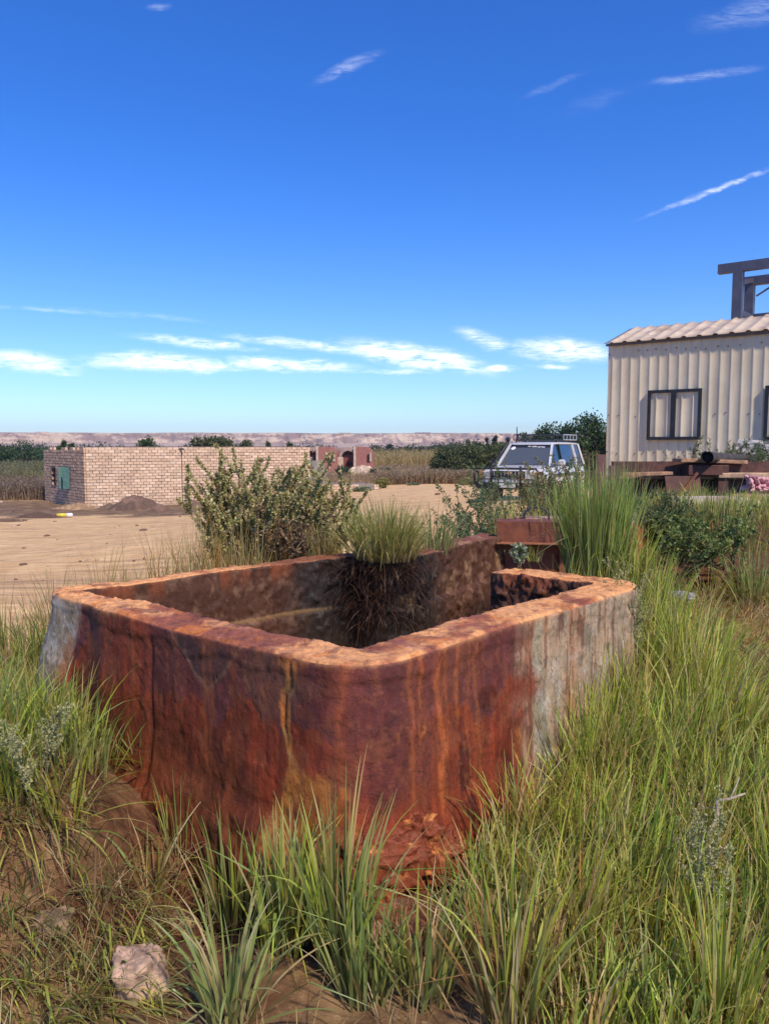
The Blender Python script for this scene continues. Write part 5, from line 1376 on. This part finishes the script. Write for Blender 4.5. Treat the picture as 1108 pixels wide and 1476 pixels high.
stalk_field('yellow_reeds', 'pale yellow reeds standing behind the sand berm', 3500, lambda t, y: -.10 * y + t * .28 * y, lambda t: 95 + t * 25, 2.3, np.array([(.42, .30, .13), (.5, .37, .18), (.33, .25, .11)]), 2, .12)
stalk_field('dead_maize', 'grey brown dead maize left of the brick house', 3600, lambda t, y: -.56 * y + t * (.56 - .425) * y, lambda t: 37.5 + t * 12, .85, np.array([(.24, .17, .12), (.32, .23, .16), (.18, .13, .09)]), 3, .06)
stalk_field('green_crop', 'low green crop far left behind the dead maize', 3500, lambda t, y: -.58 * y + t * .19 * y, lambda t: 60 + t * 60, .7, np.array([(.17, .17, .08), (.13, .15, .07), (.27, .22, .12)]), 2, .16)
stalk_field('rubble_weeds', 'dry scrub between the huts and the low wall', 1500, lambda t, y: -.115 * y + t * .12 * y, lambda t: 46 + t * 18, .8, CORNP, 2, .05)

# ------------------------------------------------------------------ trees
def tree_mesh(H, Wd, nleaf, leaf, pal, trunk_h=.25, lobes=9, seed=0, shape='round'):
    r_ = np.random.default_rng(seed)
    P, Cc = [], []; cen = []
    for i in range(lobes):
        t = r_.random(); z = H * (trunk_h + (1 - trunk_h) * (.12 + .76 * t))
        if shape == 'cypress': rr = Wd * .30 * (1 - t) + .06 * Wd; off = Wd * .10
        elif shape == 'mound': rr = Wd * .22; off = Wd * .34 * math.sqrt(max(0, 1 - t * t)); 
        else: rr = Wd * r_.uniform(.16, .28); off = Wd * .30 * math.sin(PI * (.2 + .7 * t))
        a = r_.uniform(0, 2 * PI); c = np.array([off * math.cos(a), off * math.sin(a), z]); cen.append((c, rr))
        m = nleaf // lobes; d = r_.normal(size=(m, 3)); d /= np.linalg.norm(d, axis=1)[:, None]
        q = c + d * (rr * r_.random((m, 1))**.35) * np.array([1, 1, .8 if shape != 'cypress' else 1.7])
        q += r_.normal(size=(m, 3)) * rr * .12
        q[:, 2] = np.maximum(q[:, 2], .05)
        P.append(q); Cc.append(np.array(pal)[r_.integers(0, len(pal), m)] * r_.uniform(.8, 1.2, (m, 1)) * r_.uniform(.8, 1.2))
    P, Cc = np.concatenate(P), np.concatenate(Cc)
    V, F, c = leaf_mesh(P, r_.normal(size=(len(P), 3)), leaf * r_.uniform(.6, 1.3, len(P)), Cc, .6)
    mb = MB(); mb.tube([(0, 0, 0), (.02 * Wd, 0, H * .3), (0, .02 * Wd, H * .6), (0, 0, H * .82)], [Wd * .045, Wd * .035, Wd * .02, Wd * .006], 7)
    for c_, rr in cen[:7]:
        mb.tube([(0, 0, max(.15, c_[2] * .35)), tuple(c_ * np.array([.5, .5, .8])), tuple(c_)], [Wd * .02, Wd * .013, Wd * .004], 5)
    return (V, F, c), mb
def tree(px, Y, ptop, label, Wd, name='tree', cat='tree', group=None, pal=DARKL, nleaf=2600, leaf=.2, seed=1, shape='round', trunk_h=.1, lobes=10, sink=0):
    p = at(px, 660, Y); z = gz(p.x, Y) - sink; H = at(px, ptop, Y).z - z
    (V, F, c), mb = tree_mesh(H, Wd, nleaf, leaf, pal, trunk_h, lobes, seed, shape)
    root = thing(name, label, cat, (p.x, Y, z), 0, group)
    mesh_obj('crown', V, F, M_LEAF, root, False, col=c); mb.build('trunk', M_BARK, root, True)
    return root
G_ = 'trees beyond the maize'
OL = [(.085, .11, .05), (.06, .085, .04), (.12, .14, .06), (.15, .16, .07)]
DG = [(.045, .085, .035), (.03, .06, .028), (.065, .11, .045), (.09, .13, .05)]
FT = [(.06, .08, .05), (.05, .07, .045), (.09, .1, .06)]
tree(648, 62, 641, 'leftmost rounded olive bush tree of the dark clump', 3.2, pal=OL, seed=1, shape='mound', trunk_h=.02, nleaf=5200, leaf=.2, group=G_, lobes=16)
tree(672, 61, 636, 'second and tallest rounded olive bush tree of the dark clump', 3.6, pal=OL, seed=2, shape='mound', trunk_h=.02, nleaf=6000, leaf=.2, group=G_, lobes=18)
tree(700, 62, 641, 'third olive bush tree of the clump, left of the car bonnet', 3.4, pal=OL, seed=3, shape='mound', trunk_h=.02, nleaf=5200, leaf=.2, group=G_, lobes=16)
tree(730, 63, 640, 'olive bush tree of the clump hidden behind the windscreen', 3.4, pal=OL, seed=4, shape='mound', trunk_h=.02, nleaf=4500, leaf=.2, group=G_, lobes=16)
for i, (px, pt, w_) in enumerate(((673, 626, 1.6), (687, 631, 2.0), (702, 627, 1.6), (712, 624, 1.5), (722, 629, 1.8))):
    tree(px, 88, pt, ['pointed tree tip rising above the middle of the dark clump', 'low rounded treetop right of the first pointed tip', 'narrow treetop above the car bonnet', 'tallest narrow treetop above the car bonnet', 'treetop just left of the car windscreen pillar'][i], w_, pal=FT, seed=20 + i, shape='cypress', nleaf=1500, leaf=.2, group='narrow treetops behind the clump')
tree(763, 70, 618, 'small tree rising behind the car roof rack', 3.0, pal=OL, seed=8, nleaf=3000, leaf=.2)
tree(788, 60, 615, 'dark tree left of the tallest tree by the shed', 3.6, pal=DG, seed=9, nleaf=5000, leaf=.2, lobes=12, trunk_h=.05)
tree(812, 58, 609, 'dark tree in the middle of the row behind the car roof', 3.8, pal=DG, seed=10, nleaf=6500, leaf=.2, lobes=14, trunk_h=.05)
tree(842, 57, 602, 'tallest dark green tree left of the shed wall', 4.4, pal=DG, seed=11, nleaf=8500, leaf=.2, lobes=16, trunk_h=.05)
tree(872, 58, 604, 'dark green tree touching the shed corner', 4.4, pal=DG, seed=12, nleaf=8000, leaf=.2, lobes=16, trunk_h=.05)
tree(900, 56, 606, 'dark tree hidden behind the shed corner', 4.2, pal=DG, seed=13, nleaf=3000, leaf=.25, lobes=12, trunk_h=.05)
tree(848, 40, 655, 'brownish thorn bush between the car and the shed', 2.6, name='bush', cat='bush', pal=[(.2, .17, .09), (.15, .14, .07)], seed=14, nleaf=3500, leaf=.12, shape='mound', trunk_h=.02, lobes=12)
# far woods left of the clump
for i, (px, Y, pt, w_, lab) in enumerate(((545, 150, 645, 5, 'leftmost dark tree of the far row beside the vaulted hut'), (562, 155, 641, 3.2, 'pointed dark tree in the far row near the vaulted hut'), (575, 150, 648, 6, 'grey green rounded tree behind the yellow reeds'), (593, 150, 646, 6, 'rounded tree in the middle of the far row'), (612, 158, 647, 7, 'broad low tree at the right of the far row'), (630, 160, 646, 6, 'far tree just left of the dark clump'))):
    tree(px, Y, pt, lab, w_, pal=FT, seed=40 + i, nleaf=1800, leaf=.4, group='far row of trees behind the reeds', shape='cypress' if i == 1 else 'round', trunk_h=.02)
V_, F_, c_ = [], [], []
parts = []
for i in range(60):
    Y = rng.uniform(200, 330); x = rng.uniform(-.62, .5) * Y
    if -.36 < x / Y < -.18 and rng.random() < .3: continue
    (V, F, c), mb = tree_mesh(rng.uniform(1.6, 2.7), rng.uniform(6, 14), 420, .75, FT, .0, 6, 100 + i, 'mound')
    parts.append((V + np.array([x, Y, -1.2]), F, c))
V, F, c = merge(parts); tag(mesh_obj('far_woods', V, F, M_LEAF, None, False, col=c), 'thin dark line of far woods at the foot of the escarpment', 'woods', kind='stuff')
# trees behind and left of the brick house
for i, (px, Y, pt, w_, lab, sh) in enumerate(((30, 120, 645, 8, 'broad dark tree at the left beyond the green crop', 'round'), (3, 118, 649, 6, 'dark tree cut by the left edge of the picture', 'round'), (50, 125, 651, 6, 'lower dark tree between the broad left tree and the house', 'round'),
    (86, 70, 633, 1.3, 'first of the three small treetops over the ragged house wall', 'cypress'), (94, 71, 632, 1.4, 'second of the three small treetops over the ragged house wall', 'cypress'), (103, 72, 634, 1.3, 'third of the three small treetops over the ragged house wall', 'cypress'),
    (206, 60, 627, 2.4, 'pointed green treetop over the left part of the long wall', 'round'), (278, 56, 624, 1.9, 'feathery tree over the wall seam', 'round'), (292, 56, 620, 2.2, 'tallest feathery tree behind the brick house', 'round'), (310, 57, 623, 2.4, 'feathery tree right of the tallest one', 'round'), (326, 57, 629, 2.0, 'low end of the feathery tree row', 'round'), (352, 70, 632, 2.2, 'small grey tree behind the right half of the house', 'round'), (386, 74, 629, 1.0, 'thin bare tree behind the right end of the house', 'cypress'), (418, 76, 629, 1.4, 'small tree above the right end of the house', 'cypress'))):
    tree(px, Y, pt, lab, w_, pal=[(.10, .12, .06), (.13, .14, .08), (.08, .1, .05)] if i > 6 else DG, seed=60 + i, nleaf=2200 if w_ > 1.5 else 900, leaf=.18 if Y < 100 else .35, shape=sh, trunk_h=.1, group='trees round the brick house')

# small palms
def palm(px, Y, pbase, ptop, label, n=26, spread=1.0):
    p = at(px, pbase, Y); H = at(px, ptop, Y).z - p.z
    root = thing('young_palm', label, 'palm', tuple(p), 0, 'young palms before the huts')
    mb = MB(); PP, DD = [], []
    for k in range(n):
        a = rng.uniform(0, 2 * PI); e = rng.uniform(.25, 1.35); L = H * rng.uniform(.8, 1.2); pts = []
        for t in np.linspace(0, 1, 9):
            an = e - t * t * .9; r_ = L * t * math.cos(e) * spread; z = L * (t * math.sin(e) - .45 * t * t * math.cos(e))
            pts.append(Vector((r_ * math.cos(a), r_ * math.sin(a), z)))
        mb.tube(pts, [.018 * (1 - .7 * i / 9) for i in range(9)], 4, caps=False)
        for i in range(1, 9):
            for s_ in (-1, 1):
                for j in range(3):
                    q = pts[i - 1].lerp(pts[i], j / 3); tg = (pts[i] - pts[i - 1]).normalized(); sd_ = tg.cross(Vector((0, 0, 1))).normalized() * s_
                    PP.append(q); DD.append(tg * .7 + sd_ * .8 + Vector((0, 0, .15)))
    mb.build('midribs', mat_stem((.2, .2, .1)), root)
    V, F, c = leaf_mesh(np.array([tuple(q) for q in PP]), np.array([tuple(q) for q in DD]), np.full(len(PP), .30), pick(np.array([(.14, .18, .10), (.11, .15, .08)]), len(PP)), .16)
    mesh_obj('fronds', V, F, M_LEAF, root, False, col=c)
palm(492, 56, 691, 671, 'leftmost young grey green palm below the middle hut')
palm(540, 60, 690, 675, 'middle young palm right of the rubble heap')
palm(556, 61, 688, 674, 'rightmost young palm at the edge of the maize')
# round bushes by the track
for px, Y, pb, pt, w_, lab, pal in ((593, 45.5, 719, 703, 1.1, 'small round grey green bush in front of the maize', [(.15, .18, .1), (.2, .22, .12)]), (552, 42, 716, 690, 1.0, 'yellow green bush at the end of the low block wall', [(.3, .27, .09), (.24, .22, .08)]), (521, 39, 718, 706, .9, 'small weed before the plastered panel', [(.2, .22, .12), (.16, .18, .09)]), (680, 44, 705, 690, 1.6, 'yellowish scrub at the right end of the maize', [(.27, .24, .1), (.2, .2, .08)])):
    tree(px, Y, pt, lab, w_, name='bush', cat='bush', pal=pal, seed=int(px), nleaf=1500, leaf=.09, shape='mound', trunk_h=0, lobes=9, group='bushes beside the track')

# ------------------------------------------------------------------ car
def car():
    Y = 24.4; p = at(771, 722, Y); z = gz(p.x, p.y)
    root = thing('parked_car', 'white and blue grey off road car with black bull bar and roof rack', 'car', (p.x, p.y, gz(p.x, p.y) + .0), 0)
    # local frame: +x forward
    white, N = new_mat('car_white_paint'); co = N.n('ShaderNodeTexCoord', out=3); nz = N.noise(co, 3, 6, .6)
    c = N.mix(N.sm(nz, .35, .75), (.60, .60, .62), (.50, .48, .46))
    finish(N, N.n('ShaderNodeBsdfPrincipled', {'Base Color': c, 'Roughness': .35, 'Coat Weight': .5, 'Coat Roughness': .15}))
    black = mat_simple('car_black', (.015, .016, .02), .5, var=.3)
    glass, N = new_mat('car_glass'); finish(N, N.n('ShaderNodeBsdfPrincipled', {'Base Color': (.085, .095, .10), 'Roughness': .08, 'Specular IOR Level': .9, 'Coat Weight': .5}))  # grey base lightened to stand in for reflections in the glass
    blueg, N = new_mat('car_side_glass'); finish(N, N.n('ShaderNodeBsdfPrincipled', {'Base Color': (.04, .07, .11), 'Roughness': .04, 'Specular IOR Level': 1.0, 'Metallic': .45}))
    chrome = mat_simple('chrome', (.6, .6, .62), .2, .9, var=.1)
    grp = [root]
    def loft(secs, n=20, pw=5.0, zc=None):
        V = []; 
        for x, hw, zb, zt in secs:
            for k in range(n):
                t = 2 * PI * k / n + PI / n; c_, s_ = math.cos(t), math.sin(t)
                V.append((x, hw * math.copysign(abs(c_)**(2 / pw), c_), (zb + zt) / 2 + (zt - zb) / 2 * math.copysign(abs(s_)**(2 / pw), s_)))
        L = len(secs); F = [(i*n+k, i*n+(k+1) % n, (i+1)*n+(k+1) % n, (i+1)*n+k) for i in range(L-1) for k in range(n)] + [tuple(range(n-1, -1, -1)), tuple(range((L-1)*n, L*n))]
        return V, F
    body = MB(); body.add(*loft([(2.28, .76, .60, 1.02), (2.22, .86, .55, 1.07), (1.9, .91, .52, 1.11), (1.1, .93, .50, 1.16), (.6, .94, .48, 1.17), (-2.1, .93, .50, 1.16), (-2.32, .88, .55, 1.12), (-2.38, .8, .62, 1.0)]))
    b = body.build('body', white, root); auto_smooth(b, 35)
    # glasshouse
    gh = MB(); zr, zb_ = 1.80, 1.13
    bt = [(1.10, .83), (-2.28, .84)]; tp = [(.42, .66), (-2.05, .68)]
    V = [(bt[0][0], -bt[0][1], zb_), (bt[0][0], bt[0][1], zb_), (bt[1][0], bt[1][1], zb_), (bt[1][0], -bt[1][1], zb_), (tp[0][0], -tp[0][1], zr), (tp[0][0], tp[0][1], zr), (tp[1][0], tp[1][1], zr), (tp[1][0], -tp[1][1], zr)]
    gh.add(V, [(4, 5, 6, 7)]); gh.build('headliner', black, root)
    q = lambda a, b_, t: tuple(a[i] + (b_[i] - a[i]) * t for i in range(3))
    MB().add([V[0], V[1], V[5], V[4]], [(0, 1, 2, 3)]).build('windscreen', glass, root)
    s_ = MB(); s_.add([V[1], V[2], V[6], V[5]], [(0, 1, 2, 3)]); s_.add([V[3], V[0], V[4], V[7]], [(0, 1, 2, 3)]); s_.build('side_window', blueg, root)
    MB().add([V[2], V[3], V[7], V[6]], [(0, 1, 2, 3)]).build('rear_window', glass, root)
    # visor strip with lettering
    va, vb = q(V[0], V[4], .84), q(V[1], V[5], .84); n_ = Vector((zr - zb_, 0, bt[0][0] - tp[0][0])).normalized() * .006
    sun_v = MB(); sun_v.add([Vector(va) + n_, Vector(vb) + n_, Vector(V[5]) + n_, Vector(V[4]) + n_], [(0, 1, 2, 3)]); sun_v.build('sun_strip', mat_simple('strip_navy', (.02, .022, .04), .4), root)
    # roof + pillars
    rf = MB(); rf.add(*loft([(.50, .58, 1.775, 1.80), (.42, .68, 1.775, 1.835), (.2, .71, 1.775, 1.865), (-1.0, .72, 1.775, 1.875), (-2.0, .71, 1.775, 1.85), (-2.16, .66, 1.775, 1.81)])); auto_smooth(rf.build('roof', white, root), 35)
    for s in (-1, 1):
        y0, y1 = s * .835, s * .672
        for a_, b_, w_, h_, m_ in (((1.12, y0, 1.13), (.42, y1, 1.81), .07, .05, white), ((-2.28, y0, 1.13), (-2.06, y1, 1.81), .12, .06, white), ((-1.55, y0 + s * .004, 1.13), (-1.45, y1 + s * .004, 1.81), .05, .10, white), ((-.02, y0 + s * .004, 1.14), (-.06, y1 + s * .004, 1.80), .04, .09, black), ((.62, y0 + s * .004, 1.14), (.62, s * .72, 1.60), .03, .03, black)):
            MB().beam(a_, b_, w_, h_).build('pillar', m_, root)
        # blue stripe and trim
        MB().box((0, s * .945, .86), (3.6, .03, .10)).build('side_trim', black, root)
        mr = MB(); mr.box((.72, s * 1.08, 1.24), (.12, .20, .19), bev=.04); mr.box((.72, s * .94, 1.2), (.05, .14, .05)); mr.build('wing_mirror', white if s > 0 else black, root)
        for wx_ in (1.42, -1.43):
            w_ = MB(); w_.tube([(wx_, s * .66, .39), (wx_, s * .93, .39)], [.39, .39], 28); o = w_.build('wheel', black, root)
            r2 = MB(); r2.tube([(wx_, s * .925, .39), (wx_, s * .945, .39), (wx_, s * .95, .39)], [.23, .22, .08], 20); r2.build('rim', chrome, o, True)
            ar = MB(); arc = [(wx_ + .47 * math.cos(t), s * .93, .42 + .47 * math.sin(t)) for t in np.linspace(-.1, PI + .1, 16)]; ar.tube(arc, .055, 8); ar.build('wheel_arch', white, root, True)
    # front: grille, lights, bumper
    g = MB(); g.box((2.27, 0, .90), (.05, 1.02, .22)); g.build('grille', black, root)
    gb = MB(); 
    for k in range(9): gb.box((2.30, -.44 + k * .11, .90), (.02, .022, .2))
    gb.build('grille_bars', chrome, root)
    for s in (-1, 1):
        h = MB(); h.box((2.24, s * .66, .90), (.08, .24, .20), bev=.02); h.build('headlight', mat_simple('lamp_glass', (.5, .5, .5), .1), root)
        i_ = MB(); i_.box((2.20, s * .83, .90), (.12, .09, .2), bev=.02); i_.build('indicator', mat_simple('amber', (.55, .22, .05), .2), root)
    bu = MB(); bu.box((2.40, 0, .58), (.22, 1.9, .2), bev=.04); bu.build('bumper', black, root)
    bb = MB()
    fr = [(2.5, -.98, .62), (2.52, -.98, 1.0), (2.5, -.92, 1.09), (2.5, .92, 1.09), (2.52, .98, 1.0), (2.5, .98, .62)]
    bb.tube(fr, .032, 10)
    for y in (-.45, .45): bb.tube([(2.5, y, .6), (2.5, y, 1.16)], .036, 10)
    bb.tube([(2.5, -.98, .78), (2.5, -.45, .78)], .022, 8); bb.tube([(2.5, .98, .78), (2.5, .45, .78)], .022, 8); bb.tube([(2.5, -.45, .86), (2.5, .45, .86)], .026, 8)
    for s in (-1, 1): bb.tube([(2.5, s * .98, 1.0), (2.2, s * 1.0, .98), (2.15, s * 1.0, .68), (2.5, s * .98, .66)], .026, 8)
    bb.build('bull_bar', black, root, True)
    MB().box((2.52, .06, .60), (.015, .5, .12)).build('number_plate', mat_simple('plate_white', (.55, .55, .52), .5), root)
    # snorkel on the right wing, aerial on the left
    sn = MB(); sn.tube([(1.35, -.93, 1.12), (1.15, -.93, 1.2), (.50, -.78, 1.80), (.42, -.76, 1.93)], [.05, .045, .045, .045], 10); sn.box((.46, -.76, 1.95), (.12, .11, .14), bev=.03); sn.build('snorkel', black, root, True)
    MB().tube([(.38, -.5, 1.86), (.38, -.5, 2.34)], [.02, .014], 6).build('aerial', black, root)
    # roof rack
    rk = MB()
    x0, x1, y_, z0, z1 = .25, -1.95, .66, 1.93, 2.09
    for z in (z0, z1):
        rk.tube([(x0, -y_, z), (x0, y_, z), (x1, y_, z), (x1, -y_, z), (x0, -y_, z)], .016, 6)
    for k in range(7):
        x = x0 + (x1 - x0) * k / 6
        for s in (-1, 1): rk.tube([(x, s * y_, z0), (x, s * y_, z1)], .012, 5)
        rk.tube([(x, -y_, z0), (x, y_, z0)], .014, 5)
    for k in range(1, 8): y = -y_ + 2 * y_ * k / 8; rk.tube([(x0, y, z0), (x0, y, z1)], .010, 5); rk.tube([(x0, y, z0 - .01), (x1, y, z0 - .01)], .010, 5)
    for x in (0, -.9, -1.8):
        for s in (-1, 1): rk.box((x, s * .66, 1.89), (.05, .04, .10))
    rk.build('roof_rack', mat_simple('rack_grey', (.05, .055, .06), .45, .5), root)
    # silver side rail of the rack
    sr = MB(); sr.tube([(-.6, .69, 2.10), (-1.95, .69, 2.10)], .018, 6); sr.tube([(-.6, .69, 1.94), (-1.95, .69, 1.94)], .018, 6)
    for k in range(5): x = -.6 - 1.35 * k / 4; sr.tube([(x, .69, 1.94), (x, .69, 2.1)], .014, 5)
    sr.build('silver_rail', mat_simple('rail_silver', (.5, .5, .5), .4, .5), root)
    # seats behind the glass are not visible; round sticker and lettering on the strip
    wht = mat_simple('sticker_white', (.75, .75, .75), .6, var=.02)
    upv = (Vector(V[4]) - Vector(V[0])).normalized(); lat = Vector((0, 1, 0))
    tx = bpy.data.curves.new('lettering', 'FONT'); tx.body = 'safari club for safari group'; tx.size = .092; tx.align_x = 'CENTER'; tx.extrude = .001; tx.offset = .0015
    tmp = bpy.data.objects.new('lettering_curve', tx); C.objects.link(tmp); bpy.context.view_layer.update()
    me = bpy.data.meshes.new_from_object(tmp.evaluated_get(bpy.context.evaluated_depsgraph_get())); bpy.data.objects.remove(tmp)
    me.materials.clear(); me.materials.append(wht); to = bpy.data.objects.new('lettering', me); C.objects.link(to); to.parent = root
    c0 = (Vector(va) + Vector(vb)) / 2 + n_ * 1.5 + upv * .02
    # text x axis runs along +y (reads left to right from the front), text y axis up the glass
    Mx = Matrix((lat, upv, lat.cross(upv))).transposed().to_4x4(); to.matrix_local = Matrix.Translation(c0) @ Mx
    st = MB(); cc = Vector(q(V[0], V[4], .80)) + n_ * 1.2 + lat * .16
    st.add([cc + (lat * math.cos(t) + upv * math.sin(t)) * .07 for t in np.linspace(0, 2 * PI, 20, endpoint=False)], [tuple(range(20))]); st.build('round_sticker', wht, root)
    # wipers
    wp = MB(); 
    for y in (-.5, .1): a_ = Vector((1.11, y, 1.15)); wp.beam(a_ + n_ * 2, a_ + lat * .5 + upv * .1 + n_ * 3, .012, .012)
    wp.build('wiper', black, root)
    return root
car_root = car()
CAR_YAW = -90 - 31
car_root.rotation_euler = (0, 0, R(CAR_YAW))

# ------------------------------------------------------------------ air
def haze():
    m, N = new_mat('air'); v = N.n('ShaderNodeVolumePrincipled', {'Color': (.80, .86, .95, 1), 'Density': .00030, 'Anisotropy': .2})
    o = N.t.nodes.new('ShaderNodeOutputMaterial'); N.t.links.new(v, o.inputs[1])
    b = MB().box((0, 0, 21), (3500, 3500, 50)).build('haze', m); b['kind'] = 'stuff'; tag(b, 'thin pale air over the desert', None, kind='stuff')
haze()
